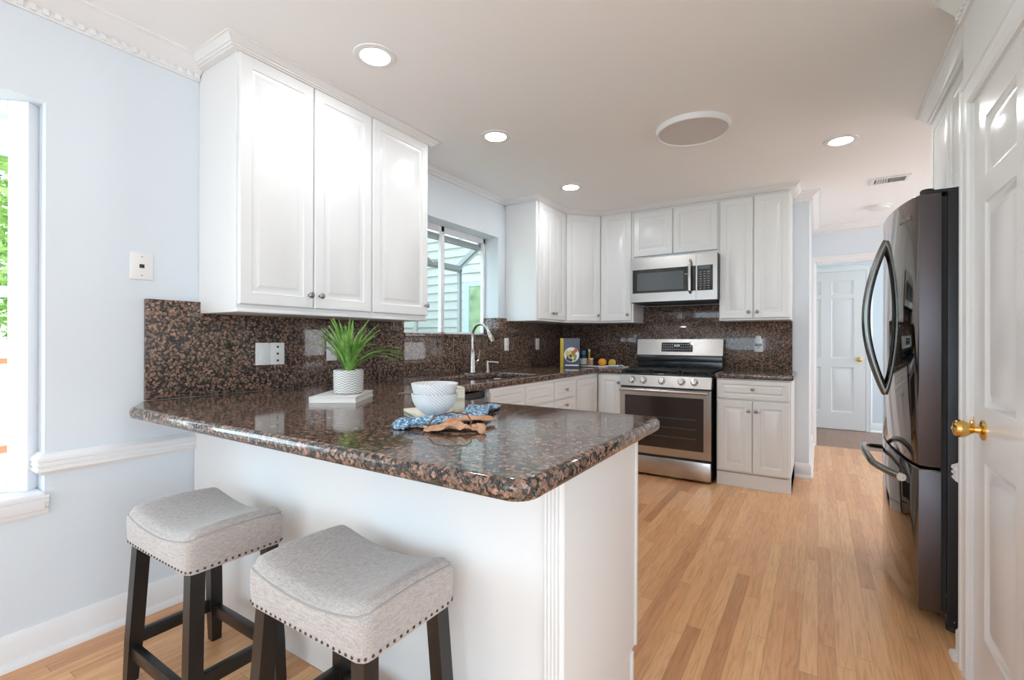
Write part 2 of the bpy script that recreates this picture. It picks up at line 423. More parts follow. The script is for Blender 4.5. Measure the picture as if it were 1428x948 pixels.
XF = XL+.33                                            # front of the wall cabinets on the left wall
crown('trim_1', [(XL, -3.3), (XL, 1.085)], .082, .105, True)
crown('trim_2', [(XL, 2.276), (XL, 3.69)], .040, .045)
crown('trim_3', [(-.192, YB), (XS, YB), (XS, YH), (3.0, YH)], .075, .085, True)
crown('trim_4', [(XR, 2.40), (XR, 1.1)], .105, .085, True)
BB = [(0, 0), (.032, 0), (.032, .012), (.026, .022), (.016, .026), (.016, .098), (.010, .112), (.006, .124), (0, .124)]
struct('baseboard_left', MB().sweep([(XL, -3.3), (XL, 1.068)], BB), TRIM)
struct('baseboard_back', MB().sweep([(-.176, YB), (XS, YB), (XS, YH-.02)], BB), TRIM)
struct('baseboard_right', MB().sweep([(XR+.3, YR), (XR, YR), (XR, 2.372)], BB), TRIM)
struct('baseboard_hall', MB().sweep([(.575, 7.76), (3.0, 7.76)], BB), TRIM)
CR = [(0, .675), (.010, .675), (.016, .682), (.026, .690), (.026, .697), (.022, .700), (.022, .706), (.027, .709), (.027, .716), (.023, .719), (.023, .725), (.028, .728), (.026, .738), (.014, .747), (.008, .754), (0, .754)]
struct('trim_5', MB().sweep([(XL-.10, BY1), (XL, BY1), (XL, 1.085)], CR), TRIM)
struct('trim_6', MB().sweep([(XR+.3, YR), (XR, YR), (XR, 2.372)], [(o, z-.02) for o, z in CR]), TRIM)

# ---- pantry door on the right wall: casing, six-panel door, brass knob
def casing_v(b, M, u0, u1, v0, v1, t=.02):
    w = u1-u0
    pr = [(0, 0), (0, t*.6), (w*.10, t*.75), (w*.16, t), (w*.36, t), (w*.40, t*.8), (w*.62, t*.8), (w*.66, t*.95), (w*.86, t*.7), (w*.92, t*.85), (w, t*.5), (w, 0)]
    b.rings([[(u0+p, v0, n) for p, n in pr], [(u0+p, v1, n) for p, n in pr]], M=M)
def casing_h(b, M, u0, u1, v0, v1, t=.02):
    w = v1-v0
    pr = [(0, 0), (0, t*.6), (w*.10, t*.75), (w*.16, t), (w*.36, t), (w*.40, t*.8), (w*.62, t*.8), (w*.66, t*.95), (w*.86, t*.7), (w*.92, t*.85), (w, t*.5), (w, 0)]
    b.rings([[(u0, v0+p, n) for p, n in pr], [(u1, v0+p, n) for p, n in pr]], M=M)
MR = frame((XR, 0, 0), (0, -1, 0), (-1, 0, 0))          # u = -y, n = -x
b = MB()
b.sweep([(0, 0)] if 0 else [(XR, 2.372), (XR, 2.372-1e-4)], [(0, 0), (1e-4, 0), (0, 1e-4)])
b = MB()
pr = [(0, 0), (.014, 0), (.017, .008), (.022, .016), (.022, .036), (.017, .040), (.017, .062), (.021, .066), (.016, .090), (.018, .098), (.011, .108), (0, .108)]
def mitre_casing(b, M, ua, ub, vt, w=.108):
    """three-sided mitred casing around an opening ua..ub, height vt; profile from outer edge in"""
    L0 = [(ua-w+p, 0, n) for n, p in pr]; L1 = [(ua-w+p, vt+w-p, n) for n, p in pr]
    L2 = [(ub+w-p, vt+w-p, n) for n, p in pr]; L3 = [(ub+w-p, 0, n) for n, p in pr]
    b.rings([L0, L1, L2, L3], M=M)
mitre_casing(b, MR, -PY1-.008, -PY0+.008, 2.012, .108)
struct('trim_7', b, TRIM, 30)
MD = frame((XR+.035, PY1, .008), (0, -1, 0), (-1, 0, 0))
us = [0, .125, .435, .545, .80, .895]
us = [0, .122, .415, .505, .785, .895]
vs = [0, .213, .785, .962, 1.63, 1.712, 1.905, 2.0]
d1 = struct('door_1', MB(MD).panelled(us, vs, .035, {(1, 1), (3, 1), (1, 3), (3, 3), (1, 5), (3, 5)}, .012), DOORW, 25)
kp = [(.033, 0), (.033, .004), (.028, .008), (.013, .011), (.011, .024), (.013, .028), (.020, .036), (.0285, .050), (.0295, .060), (.026, .070), (.018, .075), (.006, .077), (.005, .080), (0, .0805)]
KM = frame((XR-.0, 2.128, .897), (0, -1, 0), (-1, 0, 0))
obj('door_knob', MB(KM).lathe(kp, seg=40), BRASS, d1)
obj('latch_plate', MB(KM).box(-.128, -.117, -.03, .03, -.012, .001).box(-.119, -.108, -.016, .016, -.002, .012, .003), BRASS, d1)
obj('hinge', MB(MD).tube([(.892, 1.72, .038), (.892, 1.80, .038)], .008), BRASS, d1)

# ---- hall doorway casing and six-panel door in the next room
MH = frame((0, YH, 0), (1, 0, 0), (0, -1, 0))
pr_save = pr; pr = [(n*.8, p*.62) for n, p in pr_save]
b = MB(); mitre_casing(b, MH, DX0, DX1, DZ, .067); struct('trim_8', b, TRIM, 30)
struct('trim_9', MB().box(DX0, DX0+.012, YH-.005, YH+.13, 0, DZ).box(DX1-.012, DX1, YH-.005, YH+.13, 0, DZ).box(DX0, DX1, YH-.005, YH+.13, DZ-.012, DZ), TRIM, 0)
MH2 = frame((0, 7.76, 0), (1, 0, 0), (0, -1, 0))
b = MB(); mitre_casing(b, MH2, -.285, .527, 2.122, .062); struct('trim_10', b, TRIM, 30)
pr = pr_save
MD2 = frame((-.28, 7.758, .01), (1, 0, 0), (0, -1, 0))
us = [0, .115, .345, .46, .69, .80]
us = [0, .10, .312-.0, .425, .675, .80]
vs = [0, .225, .83, .945, 1.745, 1.80, 1.985, 2.105]
d2 = struct('door_2', MB(MD2).panelled(us, vs, .012, {(1, 1), (3, 1), (1, 3), (3, 3), (1, 5), (3, 5)}, .010), DOORW, 25)
obj('door_knob', MB(frame((.452, 7.746, .945), (1, 0, 0), (0, -1, 0))).lathe(kp, seg=24), BRASS, d2)

# ------------------------------------------------------------------ bay window at the left edge
BXJ = XL-.115
b = MB()
b.box(XL-.62, XL+.03, BY0, BY1, BZ0-.055, BZ0+.016)              # seat board
struct('window_1', MB().box(XL-.9, XL+.025, BY0-.0, BY1-.001, BZ0-.05, BZ0+.014, .006), VINYL, 30)
b = MB().sweep([(XL, BY0), (XL, BY1+.008)], [(0, .530), (.010, .530), (.014, .538), (.014, .556), (.018, .560), (.018, .572), (.022, .576), (.022, .590), (.028, .594), (.028, .604), (0, .604)])
struct('trim_11', b, TRIM)
struct('trim_12', MB().box(XL-.9, XL-WT-.001, BY0-.1, BY1+.1, BZ1+.001, BZ1+.06), TRIM, 0)
def bay_panel(name, x0, y0, x1, y1):
    L = math.hypot(x1-x0, y1-y0); ux, uy = (x1-x0)/L, (y1-y0)/L
    M = frame((x0, y0, 0), (ux, uy, 0), (-uy, ux, 0)); z0, z1 = BZ0+.014, BZ1
    b = MB(M)
    b.box(0, .066, z0, z1, -.04, .05, .004); b.box(L-.066, L, z0, z1, -.04, .05, .004)
    b.box(.066, L-.066, z0, z0+.055, -.04, .05, .004); b.box(.066, L-.066, z1-.04, z1, -.04, .05, .004)
    b.box(.066, L-.066, 1.345, 1.385, -.02, .03, .003)
    b.box(.066, .078, z0+.05, 1.36, -.005, .03, .002); b.box(L-.078, L-.066, z0+.05, 1.36, -.005, .03, .002)
    f = struct(name, b, VINYL, 30)
    obj('pane', MB(M).box(.06, L-.06, z0+.04, z1-.03, .004, .008), GLASS, f, 0)
    return f
jx = XL-.085
bay_panel('window_5', jx, BY1-.0, jx-.42, BY1-.42)
bay_panel('window_6', jx-.42, BY1-.43, jx-.42, BY0+.43)
bay_panel('window_7', jx-.42, BY0+.42, jx, BY0)

# ------------------------------------------------------------------ garden window over the sink
gx0, gx1 = XL-WT, XL-WT-.30                   # wall outside face, outer front of the box
b = MB()
b.box(gx0-.03, gx0+.005, SY1-.028, SY1, SZ0, SZ1, .003); b.box(gx0-.03, gx0+.005, SY0, SY0+.028, SZ0, SZ1, .003)
b.box(gx0-.03, gx0+.005, SY0, SY1, SZ1-.045, SZ1, .003); b.box(gx0-.03, gx0+.005, SY0, SY1, SZ0, SZ0+.018, .003)
b.box(gx0-.03, gx0+.005, 2.965, 3.005, SZ0, SZ1, .003)
win2 = struct('window_2', b, VINYL, 30)
gz = 1.862
b = MB()
for y in (SY0+.005, SY1-.035): b.box(gx1, gx1+.035, y, y+.03, SZ0, gz, .003)
b.box(gx1, gx1+.035, 2.955, 2.985, SZ0, gz, .003)
b.box(gx1, gx1+.035, SY0, SY1, gz-.03, gz+.01, .003); b.box(gx1, gx1+.035, SY0, SY1, SZ0-.02, SZ0+.02, .003)
obj('outer_frame', b, ALUM, win2)
obj('shelf_base', MB().box(gx1, gx0, SY0, SY1, SZ0-.03, SZ0-.002), VINYL, win2, 0)
sl = math.atan2(SZ1-.05-gz, gx0-gx1)
def slope_bar(b, y0, y1, w=.0, t=.032):
    b.rings([[(gx1+.0, y0, gz-.02), (gx1, y1, gz-.02), (gx1, y1, gz+t), (gx1, y0, gz+t)], [(gx0-.02, y0, SZ1-.085), (gx0-.02, y1, SZ1-.085), (gx0-.02, y1, SZ1-.03), (gx0-.02, y0, SZ1-.03)]])
b = MB(); slope_bar(b, SY1-.035, SY1-.004); slope_bar(b, SY0+.004, SY0+.035)
obj('roof_frame', b, VINYL, win2)
b = MB(); slope_bar(b, SY1-.068, SY1-.037, t=.024); slope_bar(b, SY0+.037, SY0+.068, t=.024)
b.box(gx0-.065, gx0-.025, SY0+.04, SY1-.04, SZ1-.105, SZ1-.06); b.box(gx1+.034, gx1+.06, SY0+.04, SY1-.04, gz-.02, gz+.022)
obj('vent_sash', b, ALUM, win2)
b = MB()
b.box(gx1+.015, gx1+.019, SY0+.02, SY1-.02, SZ0, gz)
b.rings([[(gx1+.02, SY0+.02, gz+.002), (gx1+.02, SY1-.03, gz+.002), (gx1+.02, SY1-.03, gz+.006), (gx1+.02, SY0+.02, gz+.006)], [(gx0-.03, SY0+.02, SZ1-.062), (gx0-.03, SY1-.03, SZ1-.062), (gx0-.03, SY1-.03, SZ1-.058), (gx0-.03, SY0+.02, SZ1-.058)]])
for y in (SY1-.020, SY0+.016):
    b.rings([[(gx1+.02, y, SZ0), (gx0-.02, y, SZ0), (gx0-.02, y, SZ1-.06), (gx1+.02, y, gz)], [(gx1+.02, y+.004, SZ0), (gx0-.02, y+.004, SZ0), (gx0-.02, y+.004, SZ1-.06), (gx1+.02, y+.004, gz)]])
obj('pane', b, GLASS, win2, 0)
b = MB().tube([(gx1+.05, 2.70, gz+.02), (gx1+.05, 2.93, gz+.03), (gx1+.10, 2.98, gz+.05)], .007)
b.box(gx1+.04, gx1+.09, 2.93, 3.06, gz+.005, gz+.03, .006).tube([(gx1+.09, 3.03, gz+.03), (gx1+.13, 3.06, gz-.005), (gx1+.15, 3.10, gz-.02)], .006).tube([(gx1+.06, 2.62, gz+.02), (gx0-.10, 2.90, SZ1-.09)], .004)
obj('crank_operator', b, STEELV, win2)
# granite ledge and side pieces of the window recess, granite backsplashes
def slab(name, b, label): return single(name, b, GRANITE, label, 'backsplash', (b.bm.verts[:][0].co.x, b.bm.verts[:][0].co.y, .925), None, 30)
TOPZ, CB = .922, .878
b = MB().box(XL+.0015, XL+.02, .872, SY0, TOPZ, 1.36, .002)
slab('granite_backsplash', b, 'tall brown speckled granite backsplash on left wall under the three door cabinet')
b = MB().box(XL+.0015, XL+.02, SY0, SY1, TOPZ, SZ0-.012, .002)
slab('granite_backsplash', b, 'low brown granite backsplash strip directly below the sink window')
b = MB().box(XL+.0015, XL+.02, SY1, YB-.021, TOPZ, 1.388, .002)
slab('granite_backsplash', b, 'brown granite backsplash on left wall between sink window and room corner')
b = MB().box(XL+.0015, -.192, YB-.02, YB-.0015, TOPZ, 1.3605, .001).box(-1.51, -.74, YB-.02, YB-.0015, 1.3605, 1.528, .001)
slab('granite_backsplash', b, 'brown granite backsplash on the back wall behind the stove')
b = MB().box(XL-WT+.006, XL+.028, SY0+.001, SY1-.001, SZ0-.028, SZ0-.001, .003).box(XL-WT+.006, XL+.02, SY1-.016, SY1, SZ0, 1.388, .002)
single('window_sill', b, GRANITE, 'brown granite sill and jamb piece inside the sink window recess', 'window sill', (XL, 3, SZ0-.028))

# ------------------------------------------------------------------ cabinets
KN = [(.0065, 0), (.0065, .003), (.0045, .006), (.0045, .013), (.010, .017), (.0145, .021), (.0150, .025), (.011, .0295), (.005, .031), (0, .0312)]
def knob(parent, M, u, v, n): return obj('knob', MB(M @ Matrix.Translation((u, v, n))).lathe(KN, seg=20), KNOBM, parent)
def cabinet(label, O, U, Nn, w, d, h, fronts, kick=0, name='wall_cabinet', cat='cabinet', extra=None, shape=None, kick_in=.05):
    """fronts: (kind, u0, u1, v0, v1, knob (u, v) or None)"""
    M = frame(O, U, Nn)
    root = thing(name, label, cat, O)
    b = MB(M)
    if shape: b.rings([[(x, kick, y) for x, y in shape], [(x, h, y) for x, y in shape]])
    else: b.box(0, w, kick, h, -d, 0, .0015, 1)
    if kick: b.box(0, w, 0, kick, -d, -kick_in)
    obj('cabinet_box', b, WHITE, root)
    for kind, u0, u1, v0, v1, k in fronts:
        f = obj(kind, MB(M).raised(u0, u1, v0, v1, .020, n0=.001), WHITE, root, 20)
        if k: knob(f, M, k[0], k[1], .021)
    if extra: extra(root, M)
    return root
# -- left wall cabinets (u = +y, n = +x)
ZA, ZT = 1.318, 2.430
A0 = 1.088
def bottom_rail(w):
    def f(root, M): obj('bottom_rail', MB(M).box(0, w, -.012, .004, -.33, .012, .002), WHITE, root)
    return f
cabinet('tall white two door wall cabinet hung next to the pale blue wall', (XF, A0, ZA), (0, 1, 0), (1, 0, 0), .731, .328, ZC-ZA-.002,
        [('door', .006, .3635, .022, ZT-ZA, (.338, .085)), ('door', .3695, .727, .022, ZT-ZA, (.398, .085))], extra=bottom_rail(.731))
cabinet('white single door wall cabinet beside the sink window', (XF, A0+.732, ZA), (0, 1, 0), (1, 0, 0), .456, .328, ZC-ZA-.002,
        [('door', .006, .450, .022, ZT-ZA, (.424, .085))], extra=bottom_rail(.456))
ZB = 1.362
YF = YB-.33
cabinet('narrow two door white wall cabinet right of the sink window', (XF, 3.692, ZB), (0, 1, 0), (1, 0, 0), .558, .328, ZC-ZB-.002,
        [('door', .030, .288, .018, ZT-ZB, (.262, .075)), ('door', .294, .552, .018, ZT-ZB, (.320, .075))])
# diagonal corner cabinet
dU = Vector((1, 1, 0)).normalized(); dN = Vector((1, -1, 0)).normalized()
cA = Vector((XF, 4.252, ZB)); cB = Vector((XL+.61-.008, YF, ZB)); dw = (cB-cA).length; dU = (cB-cA).normalized(); dN = Vector((dU.y, -dU.x, 0))
def toloc(x, y):
    q = Vector((x, y, 0))-Vector((cA.x, cA.y, 0)); return (q.dot(dU), q.dot(dN))
shape = [toloc(*p) for p in ((cA.x, cA.y), (cB.x, cB.y), (cB.x, YB-.002), (XL+.002, YB-.002), (XL+.002, cA.y))]
cabinet('white angled corner wall cabinet with one wide door', tuple(cA), tuple(dU), tuple(dN), dw, .3, ZC-ZB-.002,
        [('door', .018, dw-.014, .018, ZT-ZB, (dw-.045, .075))], shape=shape)
cabinet('white single door wall cabinet between corner cabinet and microwave', (cB.x+.001, YF, ZB), (1, 0, 0), (0, -1, 0), -1.512-cB.x, .328, ZC-ZB-.002,
        [('door', .006, -1.512-cB.x-.018, .018, ZT-ZB, (-1.512-cB.x-.048, .075))])
cabinet('short two door white cabinet above the microwave', (-1.510, YF, 1.955), (1, 0, 0), (0, -1, 0), .771, .328, ZC-1.955-.002,
        [('door', .008, .372, .036, ZT-1.955-.022, None), ('door', .380, .758, .036, ZT-1.955-.022, None)])
cabinet('tall white two door wall cabinet at the end above the stove side counter', (-.738, YF, ZB), (1, 0, 0), (0, -1, 0), .546, .328, ZC-ZB-.002,
        [('door', .008, .268, .018, ZT-ZB-.018, (.238, .07)), ('door', .276, .538, .018, ZT-ZB-.018, (.304, .07))])
# crown on the cabinet tops (continuous)
CC = [(0, ZT), (.006, ZT), (.008, ZT+.004), (.020, ZT+.006), (.022, ZT+.012), (.030, ZT+.014), (.034, ZT+.020), (.050, ZT+.030), (.054, ZT+.034), (.062, ZT+.036), (.062, ZC+.001), (0, ZC+.001)]
ccn = lambda z: [(o, ZC-(ZC-q)*z) for o, q in CC]
cp = [(o*.8+.021*(o > 0), q) for o, q in CC]
struct('trim_13', MB().sweep([(XL, A0-.001), (XF, A0-.001), (XF, A0+1.189), (XL, A0+1.189)], cp), WHITE)
struct('trim_14', MB().sweep([(XL, 3.691), (XF, 3.691), (XF, cA.y), (cB.x, YF), (-.191, YF), (-.191, YB)], cp), WHITE)
# cabinet above the fridge
cabinet('white cabinet above the refrigerator', (.545, 3.50, 1.835), (0, -1, 0), (-1, 0, 0), .93, .5, ZC-1.835-.002,
        [('door', .02, .452, .02, .545, (.43, .05)), ('door', .460, .90, .02, .545, (.485, .05))])
struct('trim_15', MB().sweep([(1.05, 3.501), (.545, 3.501), (.545, YR+.001)], [(o*1.2, ZC-(ZC-q)*2.0) for o, q in CC]), WHITE)

# -- base cabinets
XB = -1.765                                             # face of the sink run
YF2 = 4.262                                             # face of the back run
HB = CB-.001
def sinkrun(label, y0, y1, fronts, nm='base_cabinet'):
    return cabinet(label, (XB, y0, 0), (0, 1, 0), (1, 0, 0), y1-y0, abs(XL-XB)-.002, HB, fronts, .10, nm)
def edge_strip(w):
    return lambda root, M: obj('top_rail', MB(M).box(0, w, HB-.022, HB-.001, 0, .018, .002), WHITE, root)
r_ = cabinet('white sink base cabinet with two false drawer fronts', (XB, 2.462, 0), (0, 1, 0), (1, 0, 0), .870, abs(XL-XB)-.002, .70,
        [('drawer_front', .006, .425, .715, .855, None), ('drawer_front', .440, .866, .715, .855, None), ('door', .006, .43, .115, .70, (.40, .65)), ('door', .436, .866, .115, .70, (.465, .65))], .10, 'base_cabinet',
        extra=lambda root, M: obj('face_frame', MB(M).box(0, .870, .70, HB, -.02, 0).box(0, .02, .70, HB, -.60, -.02).box(.85, .870, .70, HB, -.6, -.02).box(0, .870, HB-.022, HB-.001, 0, .016, .002), WHITE, root))
sinkrun('white drawer base cabinet right of the sink base', 3.334, 3.712, [('drawer', .006, .372, .715, .855, (.19, .785)), ('drawer', .006, .372, .415, .705, (.19, .66)), ('drawer', .006, .372, .115, .405, (.19, .37))])
cabinet('white blind corner base cabinet where the two counters meet', (XB, 3.714, 0), (0, 1, 0), (1, 0, 0), .545, abs(XL-XB)-.002, HB,
        [('panel', .055, .480, .115, .845, None)], .10, 'base_cabinet')
cabinet('white single door base cabinet left of the stove', (XB+.004, YF2, 0), (1, 0, 0), (0, -1, 0), -1.522-XB-.004, YB-YF2-.002, HB,
        [('door', .004, -1.522-XB-.012, .115, .868, (-1.522-XB-.03, .80))], .10, 'base_cabinet')
cabinet('white base cabinet with one drawer and two doors right of the stove', (-.712, YF2, 0), (1, 0, 0), (0, -1, 0), .536, YB-YF2-.002, HB,
        [('drawer', .008, .528, .715, .868, (.272, .80)), ('door', .008, .266, .128, .700, (.243, .625)), ('door', .272, .528, .128, .700, (.296, .625))], .115, 'base_cabinet',
        extra=lambda root, M: obj('toe_kick', MB(M).box(.002, .534, 0, .108, -.06, -.004).box(.516, .536, 0, .12, -.596, .0), WHITE, root))
# peninsula base: bar side panel, end panel, reeded corner trim
PYF, PXE, PYB = 1.070, -.532, 1.632
root = thing('peninsula_base', 'long plain white peninsula base under the overhanging granite bar top', 'cabinet', (-1.4, 1.35, 0))
obj('cabinet_box', MB().box(XL+.004, PXE-.012, PYF+.012, PYB-.03, .0, HB), WHITE, root)
obj('bar_panel', MB().box(XL+.004, PXE-.058, PYF, PYF+.012, 0, HB, .001, 1), WHITE, root)
b = MB().box(PXE-.012, PXE, PYF+.03, PYB, .135, HB, .0015, 1).box(PXE-.012, PXE, PYF+.03, PYB-.04, 0, .135, .0015, 1)
b.box(PXE-.001, PXE+.006, PYB-.018, PYB, .135, HB, .002); b.box(PXE-.001, PXE+.006, PYB-.058, PYB-.04, 0, .130, .002)
obj('end_panel', b, WHITE, root)
b = MB()
b.box(PXE-.058, PXE+.002, PYF-.004, PYF+.012, 0, HB); b.box(PXE-.0115, PXE+.003, PYF-.0035, PYF+.035, .0005, HB-.0005)
for k in range(5): b.tube([(PXE-.050+k*.0105, PYF-.004, 0), (PXE-.050+k*.0105, PYF-.004, HB)], .0048, 10)
obj('corner_trim', b, WHITE, root)
M = frame((PXE-.012, PYB-.03, 0), (-1, 0, 0), (0, 1, 0))
for i in range(2):
    f = obj('door', MB(M).raised(.01+i*.55, .55+i*.55, .115, .868, .02, n0=.001), WHITE, root, 20); knob(f, M, .50 if i == 0 else .60, .80, .021)
# dishwasher
root = thing('dishwasher', 'stainless dishwasher front at the peninsula end of the sink run', 'dishwasher', (XB, 1.86, 0))
obj('body', MB().box(XL+.01, XB-.02, 1.857, 2.458, .08, .86), BLACKE, root)
obj('door', MB().box(XB-.02, XB+.012, 1.857, 2.458, .11, .825, .004), STEEL, root)
obj('handle', MB().tube([(XB+.010, 1.92, .76), (XB+.045, 1.93, .76), (XB+.045, 2.38, .76), (XB+.010, 2.39, .76)], .009), STEEL, root)

# ------------------------------------------------------------------ granite worktops
SB = [(-2.235, 2.50, 2.855), (-2.235, 2.885, 3.24)]      # sink bowls: x0, y0, y1
out = fillet([(XL+.022, .850, .0), (XL+.05, .838, .02), (-2.235, .747, .10), (-.447, .747, .055), (-.452, 1.672, .05), (-1.735, 1.672, .02), (-1.735, 4.232, .02), (-1.520, 4.232, 0), (-1.520, YB-.021, 0), (XL+.022, YB-.021, 0)])
sink_hole = fillet([(-2.235, 2.50, .06), (-1.835, 2.50, .06), (-1.835, 3.24, .06), (-2.235, 3.24, .06)])
b = fill2d([out, sink_hole], CB, TOPZ, .0165)
ct = single('granite_countertop', b, GRANITE, 'polished brown granite worktop wrapping from the bar peninsula past the sink to the stove', 'countertop', (-1.4, 1.2, CB), None, 40)
def flat_top(o):
    for p in o.data.polygons:
        if abs(p.normal.z) > .999: p.use_smooth = False
flat_top(ct)
out = fillet([(-.722, 4.232, 0), (-.158, 4.232, .012), (-.158, YB-.021, 0), (-.722, YB-.021, 0)])
b = fill2d([out], CB+.001, TOPZ, .012)
ct = single('granite_countertop', b, GRANITE, 'short brown granite worktop to the right of the stove', 'countertop', (-.44, 4.5, CB), None, 40)
flat_top(ct)
# sink
root = thing('kitchen_sink', 'stainless double bowl undermount sink below the window', 'sink', (-2.03, 2.87, CB-.2))
for x0, y0, y1 in SB:
    lo = []
    for inset, z in ((-.02, CB-.002), (.0, CB-.002), (.006, CB-.02), (.012, CB-.15), (.03, CB-.17), (.12, CB-.175)):
        P = fillet([(x0+inset, y0+inset, .05), (-1.835-inset, y0+inset, .05), (-1.835-inset, y1-inset, .05), (x0+inset, y1-inset, .05)] if inset < .1 else [(x0+.05, y0+.05, .03), (-1.885, y0+.05, .03), (-1.885, y1-.05, .03), (x0+.05, y1-.05, .03)])
        lo.append([(p[0], p[1], z) for p in P])
    obj('bowl', MB().rings(lo, cap0=False), STEEL, root)
    obj('drain', MB().lathe([(.04, 0), (.038, .004), (.02, .005), (0, .002)], ((x0-1.835)/2, (y0+y1)/2, CB-.176), 20), CHROME, root)
# faucet
fx, fy = -2.335, 3.045
root = thing('kitchen_faucet', 'tall brushed nickel gooseneck pull down faucet behind the sink', 'faucet', (fx, fy, TOPZ))
obj('base_plate', MB().box(fx-.028, fx+.028, fy-.125, fy+.10, TOPZ, TOPZ+.006, .0028), STEELV, root)
obj('body', MB().lathe([(.027, .006), (.026, .02), (.0235, .10), (.0225, .165), (.018, .178), (.0145, .19), (.0135, .22)], (fx, fy, TOPZ), 24), STEELV, root)
th = math.radians(-12); dx, dy = math.cos(th), math.sin(th)
R_ = .10
pts = [(fx, fy, TOPZ+.2), (fx, fy, TOPZ+.285)]
for i in range(15):
    a = PI-(PI*.87)*i/14; pts.append((fx+dx*(R_+R_*math.cos(a)), fy+dy*(R_+R_*math.cos(a)), TOPZ+.293+R_*math.sin(a)))
obj('spout', MB().tube(pts, .0125, 14), STEELV, root)
e = Vector(pts[-1]); t = (e-Vector(pts[-2])).normalized()
obj('spray_head', MB().tube([e, e+t*.02, e+t*.05, e+t*.085, e+t*.095], [.0135, .0155, .0185, .0215, .019], 16), STEELV, root)
obj('lever', MB().tube([(fx, fy+.02, TOPZ+.085), (fx, fy+.055, TOPZ+.085)], .013, 12).tube([(fx, fy+.05, TOPZ+.085), (fx, fy+.078, TOPZ+.10), (fx+.004, fy+.088, TOPZ+.15), (fx+.006, fy+.098, TOPZ+.185)], [.009, .008, .006, .004], 10), STEELV, root)
sx, sy = -2.30, 3.205
root = thing('soap_dispenser', 'small brushed nickel soap dispenser pump next to the faucet', 'soap dispenser', (sx, sy, TOPZ))
obj('base', MB().lathe([(.021, 0), (.019, .008), (.014, .02), (.0125, .06), (.010, .066)], (sx, sy, TOPZ), 18), STEELV, root)
obj('pump_spout', MB().lathe([(.010, .06), (.010, .092), (.008, .096)], (sx, sy, TOPZ), 14).tube([(sx, sy, TOPZ+.086), (sx+.06, sy+.03, TOPZ+.084), (sx+.085, sy+.04, TOPZ+.078)], .0055, 10), STEELV, root)

# ------------------------------------------------------------------ stove
RX0, RX1, RY = -1.515, -.735, 4.168
rw = RX1-RX0
root = thing('gas_range', 'stainless gas range with five knobs and dark oven window', 'stove', ((RX0+RX1)/2, 4.5, 0))
M = frame((RX0, RY, 0), (1, 0, 0), (0, -1, 0))
obj('body', MB(M).box(.004, rw-.004, .02, .862, -.62, -.03), BLACKE, root)
obj('leg', MB(M).box(.03, .07, 0, .02, -.12, -.08), RUBBER, root); obj('leg', MB(M).box(rw-.07, rw-.03, 0, .02, -.12, -.08), RUBBER, root)
obj('storage_drawer', MB(M).box(.006, rw-.006, .022, .176, -.03, .0, .005), STEEL, root)
b = MB(M)
wu0, wu1, wv0, wv1 = .048, rw-.062, .262, .703
for q in ((.004, wu0, .198, .768), (wu1, rw-.004, .198, .768), (wu0, wu1, .198, wv0), (wu0, wu1, wv1, .768)): b.box(q[0], q[1], q[2], q[3], -.035, 0)
door = obj('oven_door', b, STEEL, root, 0)
obj('oven_window', MB(M).box(wu0-.002, wu1+.002, wv0-.002, wv1+.002, -.03, -.002), OVENGLASS, door, 0)
b = MB(M)
for v in (.36, .44, .52): b.box(.10, rw-.12, v, v+.004, -.0021, -.0016)
obj('oven_rack', b, mat('oven_rack_wire', (.10, .09, .085), .4), door, 0)
b = MB(M).tube([(.012, .752, .042), (rw-.022, .752, .042)], .0135, 14)
b.box(.03, .055, .742, .762, -.002, .042, .003).box(rw-.065, rw-.04, .742, .762, -.002, .042, .003)
obj('door_handle', b, STEEL, door)
# sloped control panel
ph = [(.785, 0), (.885, -.035)]
b = MB(M).rings([[(.003, .785, .004), (.003, .880, -.022), (.003, .880, -.10), (.003, .785, -.10)], [(rw-.003, .785, .004), (rw-.003, .880, -.022), (rw-.003, .880, -.10), (rw-.003, .785, -.10)]])
cpn = obj('control_panel', b, STEEL, root, 0)
sla = math.atan2(.026, .095)
for u in (.112, .213, .372, .538, .643):
    Mk = M @ Matrix.Translation((u, .836, -.0105)) @ Matrix.Rotation(-sla, 4, 'X')
    b = MB(Mk).lathe([(.028, 0), (.028, .004), (.024, .006), (.023, .026), (.020, .031), (0, .032)], seg=28)
    b.box(-.005, .005, -.022, .022, .028, .040, .003)
    obj('knob', b, CHROME, cpn)
    obj('knob_skirt', MB(Mk).lathe([(.031, .0), (.031, .0015), (0, .0015)], seg=28), BLACKE, cpn)
obj('cooktop', MB(M).box(.002, rw-.002, .862, .893, -.60, -.030, .008), BLACKE, root)
for gx in (.018, .270, .522):
    gw = .235; b = MB(M)
    for u in (gx, gx+gw*.5-.006, gx+gw-.012): b.box(u, u+.012, .915, .929, -.56, -.07, .003)
    for n in (-.56, -.44, -.32, -.19, -.082): b.box(gx, gx+gw, .915, .929, n, n+.012, .003)
    for u in (gx, gx+gw-.012):
        for n in (-.55, -.085): b.box(u, u+.012, .89, .916, n, n+.012)
    obj('grate', b, IRON, root, 0)
for u, n in ((.135, -.18), (.135, -.44), (.388, -.31), (.64, -.18), (.64, -.44)):
    c = M @ Vector((u, .893, n))
    obj('burner', MB().lathe([(.045, 0), (.043, .008), (.030, .010), (.030, .018), (.026, .021), (0, .021)], c, 24), IRON, root)
bgn = -.50
b = MB(M).rings([[(-.004, 1.048, bgn), (-.004, 1.200, bgn-.03), (-.004, 1.200, -.66), (-.004, 1.02, -.66)], [(rw+.006, 1.048, bgn), (rw+.006, 1.200, bgn-.03), (rw+.006, 1.200, -.66), (rw+.006, 1.02, -.66)]])
bgd = obj('backguard', b, STEEL, root, 0)
